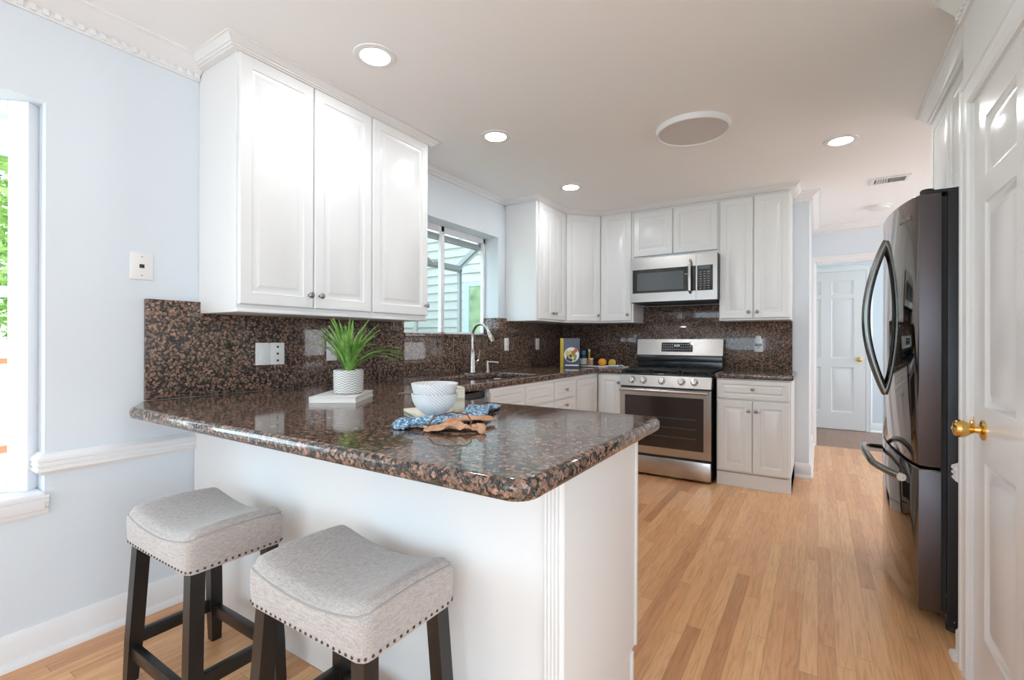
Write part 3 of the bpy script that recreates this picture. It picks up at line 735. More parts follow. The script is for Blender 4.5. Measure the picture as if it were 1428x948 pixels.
obj('rear_vent', MB(M).box(.0, rw, .89, 1.045, -.655, bgn-.03, .004).box(.0, rw, .985, 1.046, bgn-.035, bgn-.012, .002), BLACKE, root)
Mg = M @ Matrix.Translation((rw*.485, 1.124, bgn-.0148)) @ Matrix.Rotation(-math.atan2(.03, .152), 4, 'X')
dsp = obj('control_display', MB(Mg).box(-.145, .145, -.045, .045, -.001, .0025, .002), BLACKG, bgd, 0)
GLY = mat('display_print', (.35, .37, .38), .5)
b = MB(Mg)
for r in range(3):
    for k in range(13):
        if 5 <= k <= 7 and r < 2: continue
        b.box(-.130+k*.0205, -.130+k*.0205+.011, .022-r*.024, .028-r*.024, .0024, .0029)
obj('display_print', b, GLY, bgd, 0)
obj('clock_readout', text_mb('8:08', .03, Mg @ Matrix.Translation((.0, .014, .0026))), mat('clock_digits', (.5, .6, .65), .5, 0, .5, (.6, .75, .8), .5), bgd, 0)

# ------------------------------------------------------------------ microwave
MX0, MX1, MY, MZ0, MZ1 = -1.500, -.734, 4.405, 1.545, 1.951
mw, mh = MX1-MX0, MZ1-MZ0
root = thing('microwave_oven', 'stainless over the range microwave with black window', 'microwave', ((MX0+MX1)/2, MY, MZ0))
M = frame((MX0, MY, MZ0), (1, 0, 0), (0, -1, 0))
obj('body', MB(M).box(.004, mw+.004, -.006, mh-.003, -.44, -.03, .002), BLACKE, root)
obj('vent_grille', MB(M).box(.03, mw-.03, -.012, -.004, -.40, -.05).box(.2, mw-.2, -.016, -.01, -.15, -.06), SLOT, root, 0)
su = .592
b = MB(M)
for q in ((0, .022, 0, mh), (su-.002, su, 0, mh), (.022, su-.002, 0, .082), (.022, su-.002, .302, mh)): b.box(q[0], q[1], q[2], q[3], -.03, 0)
door = obj('door', b, STEEL, root, 0)
obj('door_glass', MB(M).box(.022, su-.001, .080, .304, -.03, -.001), BLACKG, door, 0)
obj('window', MB(M).box(.065, .485, .105, .268, -.0012, .0008), MWGLASS, door, 0)
b = MB(M).tube([(.545, .065, .008), (.545, .085, .036), (.545, .20, .046), (.545, .33, .036), (.545, .352, .008)], [.011, .0125, .013, .0125, .011], 12)
obj('handle', b, STEEL, door)
obj('status_mark', MB(M).box(.497, .518, .232, .236, -.0011, .0002), OUTLET, door, 0)
b = MB(M)
for q in ((su+.002, su+.010, 0, mh), (mw-.035, mw, 0, mh), (su+.010, mw-.035, 0, .082), (su+.010, mw-.035, .302, mh)): b.box(q[0], q[1], q[2], q[3], -.03, 0)
cpn = obj('control_panel', b, STEEL, root, 0)
obj('keypad', MB(M).box(su+.009, mw-.034, .080, .304, -.03, -.001), BLACKG, cpn, 0)
b = MB(M)
for r in range(8):
    for k in range(3): b.box(su+.030+k*.032, su+.048+k*.032, .098+r*.0205, .103+r*.0205, -.0011, -.0006)
obj('key_print', b, GLY, cpn, 0)
obj('display', MB(M).box(su+.025, mw-.055, .268, .296, -.0011, .0002), mat('microwave_display', (.10, .14, .16), .1), cpn, 0)

# ------------------------------------------------------------------ refrigerator
FY0, FY1, FXB, FT = 2.585, 3.490, .440, 1.800
root = thing('refrigerator', 'black stainless french door refrigerator with curved handles in the right alcove', 'refrigerator', (.75, 3.04, 0))
obj('body', MB().box(FXB, 1.13, FY0, FY1, .035, FT, .006), FSIDE, root)
obj('base_grille', MB().box(FXB+.02, 1.1, FY0+.02, FY1-.02, .0, .05), RUBBER, root)
for y in (FY0+.045, FY1-.045): obj('foot', MB().lathe([(.028, 0), (.028, .02), (.02, .045)], (FXB+.03, y, 0), 14), RUBBER, root)
def fx_at(y):
    t = (2*(y-FY0)/(FY1-FY0)-1); return .352-.072*(1-t*t)**.8*1.0
def fdoor(name, y0, y1, z0, z1, arch=0, mb=False):
    n = 18; loops = []
    ys = [y0+(y1-y0)*i/n for i in range(n+1)]
    def zt(y): t = (2*(y-FY0)/(FY1-FY0)-1); return arch*(1-t*t)
    def sect(z, inset, k):
        L = []
        for i, y in enumerate(ys):
            yy = min(max(y, y0+inset), y1-inset); L.append((fx_at(y)+inset*.8, yy, z+zt(y)*k))
        L += [(FXB-.018, y1-inset*0, z+zt(y1)*k), (FXB-.018, y0+inset*0, z+zt(y0)*k)]
        return L
    ka, kb = (0, 1) if arch and name == 'freezer_drawer' else (1, 0) if arch else (0, 0)
    b = MB().rings([sect(z0, .006, ka), sect(z0+.006, 0, ka), sect(z1-.006, 0, kb), sect(z1, .006, kb)])
    o = obj(name, b, [BSTEEL, BSIDE], root, 40)
    for p in o.data.polygons:
        if abs(p.normal.y) > .9 or abs(p.normal.z) > .9 or p.normal.x > .5: p.material_index = 1
    return o
YM = (FY0+FY1)/2
ARC = .028
dn_ = fdoor('door', FY0, YM-.003, .668, FT-.005, ARC)
df_ = fdoor('door', YM+.003, FY1, .668, FT-.005, ARC)
fz = fdoor('freezer_drawer', FY0, FY1, .070, .655, ARC)
obj('gasket', MB().box(FXB-.019, FXB+.004, FY0+.012, FY1-.012, .08, FT-.02), RUBBER, root, 0)
for y in (FY0+.075, FY1-.075):
    obj('hinge_cover', MB().box(.375, .56, y-.055, y+.045, FT-.001, FT+.014, .006).lathe([(.024, 0), (.024, .022), (.02, .026), (0, .026)], (.385, y-.02, FT-.002), 18), RUBBER, root)
def bow_handle(parent, ye, z0, z1):
    n = 26; x0 = fx_at(ye); pts = []
    for i in range(n+1):
        t = i/n; pts.append((x0+.006-.082*math.sin(PI*t)**.9, ye, z0+(z1-z0)*t))
    obj('handle', MB().tube(pts, .0125, 14, flat=1.3), BHANDLE, parent)
bow_handle(dn_, YM-.030, .922, 1.684)
bow_handle(df_, YM+.030, .922, 1.684)
pts = []
for i in range(25):
    t = i/24; y = FY0+.10+(FY1-FY0-.20)*t; s = math.sin(PI*t)
    pts.append((fx_at(y)-.012-.062*min(1, s*1.9)**.7-.01*s, y, .592+.045*s))
hz = obj('handle', MB().tube(pts, .015, 14), BHANDLE, fz)
for q in (pts[0], pts[-1]): obj('handle_post', MB().tube([q, (q[0]+.05, q[1], q[2])], .013, 12), STEELV, fz)
obj('handle_cap', MB().tube([(pts[0][0], pts[0][1]-.014, pts[0][2]), (pts[0][0], pts[0][1]+.004, pts[0][2])], .017, 14), STEELV, fz)
ly = FY0+.105
lm = Matrix.Translation((fx_at(ly)-.0008, ly, 1.715)) @ Matrix.Rotation(math.atan2(fx_at(ly+.02)-fx_at(ly-.02), .04), 4, 'Z').inverted() @ frame((0, 0, 0), (0, -1, 0), (-1, 0, 0))
obj('maker_badge', text_mb('SAMSUNG', .026, lm, .0008), STEELV, dn_, 0)

# ------------------------------------------------------------------ ceiling fixtures
def downlight(x, y, label):
    root = thing('recessed_light', label, 'recessed light', (x, y, ZC), 'recessed ceiling lights')
    obj('trim_ring', MB().lathe([(.062, -.002), (.066, -.006), (.080, -.007), (.094, -.004), (.096, 0)], (x, y, ZC), 36), TRIM, root)
    obj('lens', MB().lathe([(.0, -.0050), (.062, -.0045), (.062, -.001), (0, -.001)], (x, y, ZC), 36), LENS, root)
    return root
L1 = downlight(-1.691, 1.479, 'lit recessed downlight nearest the camera, above the bar peninsula')
dup(L1, (-.022, .992, 0), 'lit recessed downlight in front of the sink window, second from the camera')
dup(L1, (-.059, 2.15, 0), 'lit recessed downlight in front of the angled corner cabinet')
dup(L1, (1.809, 2.229, 0), 'lit recessed downlight near the refrigerator and the ceiling vent')
root = thing('ceiling_speaker', 'large round grey ceiling disc with white rim, not lit', 'ceiling speaker', (-.640, 3.010, ZC))
obj('rim', MB().lathe([(.196, -.010), (.198, -.030), (.203, -.033), (.209, -.030), (.213, 0)], (-.640, 3.010, ZC), 64), TRIM, root)
obj('grille', MB().lathe([(0, -.024), (.198, -.024), (.198, -.008), (0, -.008)], (-.640, 3.010, ZC), 64), SPEAKER, root)
root = thing('smoke_detector', 'round white smoke detector on the hall ceiling above the refrigerator', 'smoke detector', (.479, 5.69, ZC))
obj('base', MB().lathe([(.10, 0), (.10, -.012), (.092, -.016)], (.479, 5.69, ZC), 36), OUTLET, root)
obj('cover', MB().lathe([(.086, -.014), (.082, -.030), (.06, -.037), (0, -.038)], (.479, 5.69, ZC), 36), OUTLET, root)
root = thing('air_vent', 'white rectangular ceiling air vent with angled louvers near the refrigerator', 'air vent', (.472, 4.80, ZC))
obj('frame', MB().box(.345, .375, 4.715, 4.885, ZC-.010, ZC, .003).box(.570, .60, 4.715, 4.885, ZC-.010, ZC, .003).box(.375, .57, 4.715, 4.738, ZC-.010, ZC, .003).box(.375, .57, 4.862, 4.885, ZC-.010, ZC, .003), TRIM, root)
obj('duct', MB().box(.37, .575, 4.735, 4.865, ZC-.003, ZC-.001), SLOT, root, 0)
for k in range(5):
    obj('louver', MB(Matrix.Translation((.392+k*.016, 4.80, ZC-.006)) @ Matrix.Rotation(.7, 4, 'Y')).box(-.006, .006, -.062, .062, -.001, .001), TRIM, root, 0)
for k in range(4):
    obj('louver', MB(Matrix.Translation((.515, 4.752+k*.032, ZC-.006)) @ Matrix.Rotation(.7, 4, 'X')).box(-.045, .052, -.011, .011, -.001, .001), TRIM, root, 0)

# ------------------------------------------------------------------ switches and outlets
def plate(M, label, cat, kind, w=.072, h=.116):
    O = M @ Vector((0, 0, 0)); root = thing('wall_plate', label, cat, tuple(O))
    obj('cover_plate', MB(M).box(-w/2, w/2, -h/2, h/2, 0, .006, .003), OUTLET, root)
    if kind == 'jack':
        obj('jack', MB(M).box(-.009, .009, -.008, .008, .005, .008, .001), SLOT, root)
        obj('screw', MB(M @ Matrix.Translation((0, .04, .006))).lathe([(.003, 0), (.002, .001), (0, .001)], seg=8), KNOBM, root)
        obj('screw', MB(M @ Matrix.Translation((0, -.04, .006))).lathe([(.003, 0), (.002, .001), (0, .001)], seg=8), KNOBM, root)
    if kind == 'rocker':
        obj('rocker', MB(M).box(-.017, .017, -.034, .034, .005, .0085, .002), OUTLET, root)
    if kind == 'dots':
        for v in (-.036, 0, .036): obj('push_button', MB(M @ Matrix.Translation((0, v, .005))).lathe([(.006, 0), (.006, .003), (0, .003)], seg=12), SLOT, root)
    if kind == 'outlet':
        obj('receptacle', MB(M).box(-.017, .017, -.034, .034, .005, .0085, .002), OUTLET, root)
        b = MB(M)
        for v in (-.019, .019): b.box(-.008, -.005, v-.006, v+.006, .008, .0089).box(.005, .008, v-.006, v+.006, .008, .0089)
        obj('slots', b, SLOT, root, 0)
    return root
def onleft(y, z, X=XL): return frame((X, y, z), (0, 1, 0), (1, 0, 0))
plate(onleft(.863, 1.499), 'white cable jack plate on the pale blue wall left of the cabinets', 'wall plate', 'jack', .084, .116)
plate(onleft(1.384, 1.111, XL+.02), 'white rocker switch plate on granite under the first wall cabinet', 'light switch', 'rocker', .078, .116)
plate(onleft(1.463, 1.111, XL+.02), 'white plate with three dark buttons beside the rocker switch', 'light switch', 'dots', .078, .116)
plate(onleft(1.800, 1.120, XL+.02), 'white outlet on granite partly behind the potted plant', 'outlet', 'outlet')
plate(onleft(3.684, 1.148, XL+.02), 'white outlet on granite right of the faucet, nearer the window', 'outlet', 'outlet')
plate(onleft(4.258, 1.148, XL+.02), 'white outlet on granite nearer the room corner', 'outlet', 'outlet')
MO = frame((-.456, YB-.02, 1.145), (1, 0, 0), (0, -1, 0))
plate(MO, 'white outlet on the backsplash right of the stove', 'outlet', 'outlet')
root = thing('air_freshener', 'white plug in air freshener with blue oil in the outlet right of the stove', 'air freshener', (-.456, YB-.035, 1.165))
obj('shell', MB(MO @ Matrix.Translation((0, .040, .030))).lathe([(0, -.052), (.020, -.050), (.026, -.03), (.026, .02), (.020, .042), (0, .048)], M=Matrix.Rotation(-PI/2, 4, 'X'), seg=20, sy=.7), OUTLET, root)
obj('oil_window', MB(MO).box(-.028, .028, -.004, .016, .020, .052, .006), mat('blue_oil', (.12, .30, .62), .15), root)

# ------------------------------------------------------------------ bar stools
def stool(X0, X1, Y0, Y1, zs, ze, label):
    cx, cy = (X0+X1)/2, (Y0+Y1)/2; hx, hy = (X1-X0)/2, (Y1-Y0)/2
    root = thing('bar_stool', label, 'bar stool', (cx, cy, 0), 'bar stools at the peninsula')
    bm = bmesh.new(); bmesh.ops.create_cube(bm, size=2)
    bmesh.ops.subdivide_edges(bm, edges=bm.edges[:], cuts=21, use_grid_fill=True)
    hz_, r = (ze-zs)/2, .034; dip = .042
    def shapev(x, y, z):
        px, py, pz = x*hx, y*hy, z*hz_
        rr = .026
        ix, iy = max(-hx+rr, min(hx-rr, px)), max(-hy+rr, min(hy-rr, py)); ox, oy = px-ix, py-iy; L = math.hypot(ox, oy)
        if ox and oy: k = max(abs(ox), abs(oy))/L; px, py = ix+ox*k, iy+oy*k
        if pz > hz_-r:
            ix, iy, iz = max(-hx+r, min(hx-r, px)), max(-hy+r, min(hy-r, py)), hz_-r
            o = Vector((px-ix, py-iy, pz-iz)); mx = max(abs(o.x), abs(o.y), abs(o.z))
            if o.length > 1e-9: o = o*(mx/o.length); px, py, pz = ix+o.x, iy+o.y, iz+o.z
        f = (z+1)/2
        pz -= dip*f*(1-(px/hx)**2)**1.0*(1-.10*(py/hy)**2) - .010*f*(1-(py/hy)**2)
        bul = .004*math.sin(PI*f); px *= 1+bul/hx; py *= 1+bul/hy
        return Vector((cx+px, cy+py, (zs+ze)/2+pz))
    for v in bm.verts: v.co = shapev(*v.co)
    b = MB(); b._add(bm); obj('seat_cushion', b, LINEN, root, 60)
    tp = 1-.030/hz_ if hz_ > .03 else .5
    pts = []
    q = .985
    for i in range(24): pts.append((-q+2*q*i/24, -1))
    for i in range(16): pts.append((1, -q+2*q*i/16))
    for i in range(24): pts.append((q-2*q*i/24, 1))
    for i in range(16): pts.append((-1, q-2*q*i/16))
    P = [shapev(x, y, .62) for x, y in pts]; P.append(P[0]); P.append(P[1])
    ctr = Vector((cx, cy, 0))
    obj('piping', MB().tube(P, .0026, 6), PIPING, root)
    b = MB()
    for x0, y0, x1, y1, n in ((-1, -1, 1, -1, 22), (1, -1, 1, 1, 15), (1, 1, -1, 1, 22), (-1, 1, -1, -1, 15)):
        for i in range(n):
            t = (i+.35)/(n-.3); p = shapev(x0+(x1-x0)*t*.985, y0+(y1-y0)*t*.985, -.86)
            nx, ny = (0, y0) if y0 == y1 else (x0, 0)
            b.lathe([(.0042, 0), (.0036, .0018), (.0016, .003), (0, .0032)], M=Matrix.Translation(p) @ (Matrix.Rotation(PI/2*(1 if ny < 0 else -1), 4, 'X') if nx == 0 else Matrix.Rotation(PI/2*(1 if nx > 0 else -1), 4, 'Y')), seg=8)
    obj('nailhead_trim', b, NAIL, root)
    lw = .021; legs = {}
    obj('seat_frame', MB().box(X0+.03, X1-.03, Y0+.028, Y1-.028, zs-.004, zs+.012), EBONY, root, 0)
    for sx_ in (-1, 1):
        for sy_ in (-1, 1):
            tx, ty = cx+sx_*(hx-.036), cy+sy_*(hy-.036); bx, by = cx+sx_*(hx-.006), cy+sy_*(hy-.014)
            def sq(x, y, z, k): return [(x-k, y-k, z), (x+k, y-k, z), (x+k, y+k, z), (x-k, y+k, z)]
            obj('leg', MB().rings([sq(bx, by, 0, lw*.82), sq(bx+(tx-bx)*.3, by+(ty-by)*.3, zs*.3, lw), sq(tx, ty, zs+.012, lw)]), EBONY, root, 20)
            legs[sx_, sy_] = lambda z, tx=tx, ty=ty, bx=bx, by=by: (bx+(tx-bx)*z/zs, by+(ty-by)*z/zs)
    for a, c, z in (((-1, -1), (1, -1), .105), ((-1, 1), (1, 1), .125), ((-1, -1), (-1, 1), .145), ((1, -1), (1, 1), .145)):
        p, q_ = legs[a](z), legs[c](z)
        if a[1] == c[1]: b = MB().box(p[0], q_[0], p[1]-.0125, p[1]+.0125, z-.021, z+.021, .002)
        else: b = MB().box(p[0]-.0125, p[0]+.0125, p[1], q_[1], z-.021, z+.021, .002)
        obj('stretcher', b, EBONY, root)
    return root
stool(-2.020, -1.566, .668, .972, .482, .612, 'grey linen saddle bar stool with nailheads standing nearest the blue wall')
stool(-1.278, -.822, .690, 1.000, .482, .612, 'grey linen saddle bar stool with nailheads, the one farther from the blue wall')

# ------------------------------------------------------------------ things on the peninsula
T = TOPZ
PAPER = mat('book_paper', (.78, .76, .72), .8); COVERW = mat('white_book_cover', (.74, .74, .72), .4)
bc = Vector((-1.775, 1.378, T)); ang = math.radians(34)
MBK = Matrix.Translation(bc) @ Matrix.Rotation(ang, 4, 'Z')
root = thing('book', 'white hardcover book lying under the potted plant', 'book', tuple(bc))
obj('cover', MB(MBK).box(-.098, .098, -.136, .136, 0, .003, .001).box(-.098, .098, -.136, .136, .023, .026, .001).box(-.098, -.094, -.136, .136, 0, .026, .001), COVERW, root)
obj('pages', MB(MBK).box(-.094, .094, -.132, .132, .003, .023), PAPER, root, 0)
pc = Vector((-1.757, 1.392, T+.0265))
root = thing('potted_plant', 'green spiky plant in a chevron patterned pale pot on the white book', 'plant', tuple(pc))
def make_chev():
    m = mat('chevron_pot', (.62, .61, .58), .6); n = N(m); co = n.coord(); sp = n.n('ShaderNodeSeparateXYZ'); n.l(co, sp.inputs[0])
    a = n.math('ARCTAN2', sp.outputs[1], sp.outputs[0]); fr = n.math('FRACT', n.math('MULTIPLY', a, 14/(2*PI)))
    tri = n.math('ABSOLUTE', n.math('SUBTRACT', fr, .5)); v = n.math('ADD', n.math('MULTIPLY', sp.outputs[2], 95.), n.math('MULTIPLY', tri, 1.5))
    s_ = n.math('FRACT', v); n.l(n.ramp(s_, [(.42, (.72, .71, .68)), (.55, (.34, .33, .31)), (.9, (.34, .33, .31)), (1, (.7, .69, .66))]), n.p.inputs['Base Color'])
    n.bump(s_, -.3, .002); return m
obj('pot', MB().lathe([(.054, 0), (.061, .004), (.063, .02), (.065, .100), (.063, .104), (.058, .103), (.057, .088), (0, .088)], pc, 40), make_chev(), root)
obj('soil', MB().lathe([(0, .0885), (.0565, .0885), (.0565, .083)], pc, 24), mat('soil', (.05, .035, .025), .9), root)
def make_leaf():
    m = mat('spiky_leaf', (.10, .24, .03), .45); n = N(m); z = n.n('ShaderNodeTexNoise', Scale=22.); n.l(n.coord(), z.inputs['Vector'])
    n.l(n.ramp(z.outputs[0], [(.3, (.07, .17, .03)), (.5, (.14, .31, .05)), (.72, (.30, .46, .12))]), n.p.inputs['Base Color']); return m
LEAF = make_leaf()
rng = random.Random(3); b = MB()
specs = [(rng.uniform(0, 2*PI), rng.uniform(.12, .55), rng.uniform(.19, .265)) for _ in range(34)] + [(rng.uniform(-.4, 1.9), rng.uniform(.75, 1.15), rng.uniform(.20, .27)) for _ in range(9)] + [(rng.uniform(2.4, 3.9), rng.uniform(.55, .8), rng.uniform(.18, .22)) for _ in range(6)]
for az, lean, L in specs:
    az += .2
    d = Vector((math.cos(az), math.sin(az), 0)); side = Vector((-d.y, d.x, 0)); n = 8; loops = []
    for i in range(n+1):
        t = i/n; rr_ = .014*rng.random() if 0 else .010
        a = lean*(.55+.75*t**1.4); p = pc+Vector((0, 0, .085))+d*(rr_+L*t*math.sin(a))+Vector((0, 0, L*t*math.cos(a)))
        w_ = .0098*math.sin(PI*min(1, .22+.78*t))**.8+.0004; nrm = Vector((d.x*-math.cos(a), d.y*-math.cos(a), math.sin(a)))
        loops.append([p-side*w_+nrm*.0025, p-nrm*.0012, p+side*w_+nrm*.0025, p+nrm*.0004])
    b.rings(loops)
lf = obj('leaves', b, LEAF, root, 50)

# pale boards, bowls, towel, leather
def make_wash():
    m = mat('whitewashed_wood', (.68, .64, .5), .6); n = N(m)
    z = n.n('ShaderNodeTexNoise', Scale=1., Detail=4.); n.l(n.mapping(n.coord(), (8, 8, 160)), z.inputs['Vector'])
    n.l(n.ramp(z.outputs[0], [(.35, (.50, .45, .32)), (.5, (.70, .66, .52)), (.7, (.78, .75, .64))]), n.p.inputs['Base Color']); return m
WASH = make_wash()
bo = Vector((-1.130, 1.273, T)); MB1 = Matrix.Translation(bo) @ Matrix.Rotation(math.radians(-29), 4, 'Z')
root = thing('wooden_board', 'thin whitewashed wooden board lying under the white bowls', 'serving board', tuple(bo))
obj('board', MB(MB1).box(-.13, .13, -.085, .085, 0, .012, .003), WASH, root)
bx_ = Vector((-1.086, 1.312, T+.0125)); MB2 = Matrix.Translation(bx_) @ Matrix.Rotation(math.radians(-29), 4, 'Z')
single('wooden_block', MB(MB2).box(-.04, .04, -.025, .025, 0, .086, .003), WASH, 'upright cream whitewashed wooden block behind the white bowls', 'wooden block', tuple(bx_))
def make_hatch():
    m = mat('hatched_white_ceramic', (.80, .81, .83), .3); n = N(m); co = n.coord(); sp = n.n('ShaderNodeSeparateXYZ'); n.l(co, sp.inputs[0])
    a = n.math('MULTIPLY', n.math('ARCTAN2', sp.outputs[1], sp.outputs[0]), 38/(2*PI))
    s1 = n.math('SINE', n.math('MULTIPLY', n.math('ADD', a, n.math('MULTIPLY', sp.outputs[2], 105.)), 2*PI))
    s2 = n.math('SINE', n.math('MULTIPLY', n.math('SUBTRACT', a, n.math('MULTIPLY', sp.outputs[2], 105.)), 2*PI))
    n.bump(n.math('MULTIPLY', s1, n.math('ADD', s2, 1.6)), .55, .0015)
    n.l(n.ramp(s1, [(.0, (.84, .84, .84)), (.5, (.81, .81, .81)), (1, (.60, .61, .63))]), n.p.inputs['Base Color']); return m
HATCH = make_hatch()
cbx, cby = -1.050, 1.170
prof = [(0, 0), (.030, 0), (.032, .006), (.045, .018), (.062, .040), (.071, .064), (.0755, .090), (.0745, .092), (.072, .090), (.067, .064), (.058, .042), (.042, .022), (0, .014)]
bw = single('bowl', MB().lathe([(r, z*.79) for r, z in prof], (cbx, cby, T+.018), 64), HATCH, 'lower white textured bowl of the nested pair on the bar', 'bowl', (cbx, cby, T+.018), 'white bowls stacked on the bar')
b2 = bw.copy(); COL.objects.link(b2); b2.location = (cbx, cby, T+.018+.033); b2['label'] = 'upper white textured bowl nested in another bowl on the bar'
def make_towel():
    m = mat('blue_print_cloth', (.2, .35, .5), .9); n = N(m); co = n.coord()
    v = n.n('ShaderNodeTexVoronoi', Scale=130.); n.l(co, v.inputs['Vector']); z = n.n('ShaderNodeTexNoise', Scale=90., Detail=3.); n.l(co, z.inputs['Vector'])
    f = n.math('ADD', n.math('MULTIPLY', v.outputs['Distance'], .55), n.math('MULTIPLY', z.outputs[0], .6))
    n.l(n.ramp(f, [(.40, (.68, .75, .80)), (.50, (.32, .50, .64)), (.62, (.12, .26, .42)), (.78, (.05, .12, .23))]), n.p.inputs['Base Color']); return m
def ribbon(path, width, thick, seed, fold=.006):
    """crumpled cloth strip along a path of (x, y, z, half-width factor)"""
    rg = random.Random(seed); ph = [rg.uniform(0, 6) for _ in range(6)]; n = 40; m_ = 12; k = len(path)-1; b = MB(); top = []; bot = []
    for i in range(n+1):
        t = i/n*k; j = min(int(t), k-1); f = t-j; f = f*f*(3-2*f); a, c = path[j], path[j+1]
        p = Vector([a[q]+(c[q]-a[q])*(t-j) for q in range(3)]); hw = (a[3]+(c[3]-a[3])*f)*width
        d = Vector((c[0]-a[0], c[1]-a[1], 0)).normalized(); s_ = Vector((-d.y, d.x, 0)); row = []; rb = []
        for q in range(m_+1):
            u = q/m_*2-1
            z = abs(fold*(math.sin(3.1*u+ph[0]+t*2.1)+.7*math.sin(6.3*u-ph[1]+t*3.3)+.5*math.sin(t*6+ph[2])))
            x_ = p+s_*(u*hw+.006*math.sin(t*4+ph[3]))+d*(.008*math.sin(u*4+ph[4])); row.append(Vector((x_.x, x_.y, p.z+z+thick))); rb.append(Vector((x_.x, x_.y, p.z+z)))
        top.append(row); bot.append(rb)
    loops = [tp+list(reversed(bt)) for tp, bt in zip(top, bot)]
    b.rings(loops); return b
tw = ribbon([(-1.045, .995, T+.001, .55), (-1.035, 1.07, T+.010, .95), (-.962, 1.145, T+.014, .70), (-.972, 1.27, T+.014, .7), (-1.03, 1.42, T+.010, .6), (-1.055, 1.53, T+.002, .35)], .062, .004, 5, .008)
single('dish_towel', tw, make_towel(), 'crumpled blue and white patterned dish towel under the bowls', 'towel', (-1.02, 1.2, T), None, 60)
LEATHER = mat('tan_leather', (.50, .25, .12), .55)
def make_leather():
    m = mat('tan_leather_cloth', (.52, .27, .14), .6); n = N(m); z = n.n('ShaderNodeTexNoise', Scale=35., Detail=4.); n.l(n.coord(), z.inputs['Vector'])
    n.l(n.ramp(z.outputs[0], [(.3, (.42, .19, .09)), (.6, (.60, .34, .20))]), n.p.inputs['Base Color']); n.bump(z.outputs[0], .3, .003); return m
lp = Vector((-.88, 1.12, T))
root = thing('leather_wrap', 'folded tan leather wrap tied with a brown cord beside the bowls', 'leather wrap', tuple(lp))
LE = make_leather()
obj('upper_fold', ribbon([(-.955, 1.105, T+.010, .7), (-.915, 1.17, T+.018, 1.), (-.868, 1.245, T+.008, .55)], .034, .004, 8, .006), LE, root, 60)
obj('lower_fold', ribbon([(-.945, 1.015, T+.003, .6), (-.90, 1.055, T+.010, 1.), (-.845, 1.085, T+.007, .7), (-.805, 1.10, T+.004, .55)], .032, .004, 11, .007), LE, root, 60)
obj('rolled_end', MB().tube([(-.842, 1.125, T+.012), (-.808, 1.10, T+.0125), (-.793, 1.078, T+.012)], [.008, .0115, .0115], 14).tube([(-.7929, 1.0778, T+.012), (-.792, 1.076, T+.012)], .007, 10), LE, root)
co_ = [(-1.00, 1.075, .006), (-.99, 1.10, .040), (-.955, 1.14, .052), (-.915, 1.16, .045), (-.893, 1.15, .030), (-.885, 1.135, .004)]
obj('cord', MB().tube([(x+.05, y-.055, T+z) for x, y, z in co_], .0022, 6), mat('brown_cord', (.13, .055, .03), .7), root)

# ------------------------------------------------------------------ things in the far corner of the counter
MC = Matrix.Translation((-2.025, 4.20, T)) @ Matrix.Rotation(math.radians(24), 4, 'Z')
root = thing('cookbook', 'upright cookbook with yellow spine and a plate of food on its slate cover', 'book', (-2.045, 4.19, T))
BKC = mat('slate_cover', (.085, .105, .15), .4); YEL = mat('yellow_spine', (.62, .43, .02), .5)
obj('cover', MB(MC).box(-.09, .09, -.016, -.013, 0, .285, .001).box(-.09, .09, .013, .016, 0, .285, .001), BKC, root)
obj('spine', MB(MC).box(-.098, -.066, -.0185, .0175, 0, .286, .003), YEL, root)
obj('pages', MB(MC).box(-.088, .086, -.013, .013, .003, .281), PAPER, root, 0)
MP = MC @ Matrix.Translation((.012, -.0162, .125)) @ Matrix.Rotation(PI/2, 4, 'X') @ Matrix.Diagonal((.86, .86, 1, 1))
b = MB(MP).lathe([(0, .0), (.084, .0), (.084, .0004), (0, .0004)], seg=40)
pl = obj('plate_picture', b, CERAMIC, root)
b_ = {}
rg = random.Random(4)
FOOD = [mat('food_red', (.62, .13, .05), .5), mat('food_green', (.20, .36, .08), .5), mat('food_cream', (.75, .66, .42), .5), mat('food_brown', (.12, .05, .03), .5), mat('food_yellow', (.62, .58, .16), .5)]
for k, f in enumerate(FOOD):
    b = MB(MP)
    cxk, cyk = [(.03, .035), (.03, -.03), (.0, -.02), (-.03, -.035), (-.035, .03)][k]
    for _ in range(7):
        q = rg.uniform(.012, .024); b.lathe([(0, .0004), (q, .0004), (q*.8, .0012+.0004*k), (0, .0014+.0004*k)], (cxk+rg.uniform(-.024, .024), cyk+rg.uniform(-.024, .024), 0), 10)
    obj('food_print', b, f, pl)
obj('cover_band', MB(MC).box(-.05, .08, -.0168, -.0160, .018, .030), OUTLET, root, 0)
tr = Vector((-1.74, 4.42, T))
root = thing('serving_tray', 'low white tray carrying bottles and citrus in the counter corner', 'tray', tuple(tr))
obj('tray', MB().box(-2.06, -1.55, 4.36, 4.52, T, T+.014, .004), CERAMIC, root)
obj('inlay', MB().box(-2.05, -1.80, 4.355, 4.3605, T+.003, T+.008), mat('dark_inlay', (.05, .05, .05), .5), root, 0)
tz = T+.0145
bt = Vector((-1.995, 4.44, tz))
root = thing('bottle', 'dark bottle with blue cap and pale label beside the cookbook', 'bottle', tuple(bt))
obj('glass', MB().lathe([(0, 0), (.036, 0), (.037, .004), (.037, .078), (.030, .092), (.016, .103), (.014, .125), (0, .125)], bt, 24), mat('dark_bottle', (.015, .03, .04), .1), root)
obj('label', MB().lathe([(.0375, .010), (.0377, .010), (.0377, .070), (.0375, .070)], bt, 24), mat('bottle_label', (.55, .60, .55), .6), root)
obj('cap', MB().lathe([(.019, .100), (.021, .104), (.021, .140), (.018, .146), (0, .146)], bt, 20), mat('blue_cap', (.03, .22, .45), .3), root)
bt = Vector((-1.945, 4.47, tz))
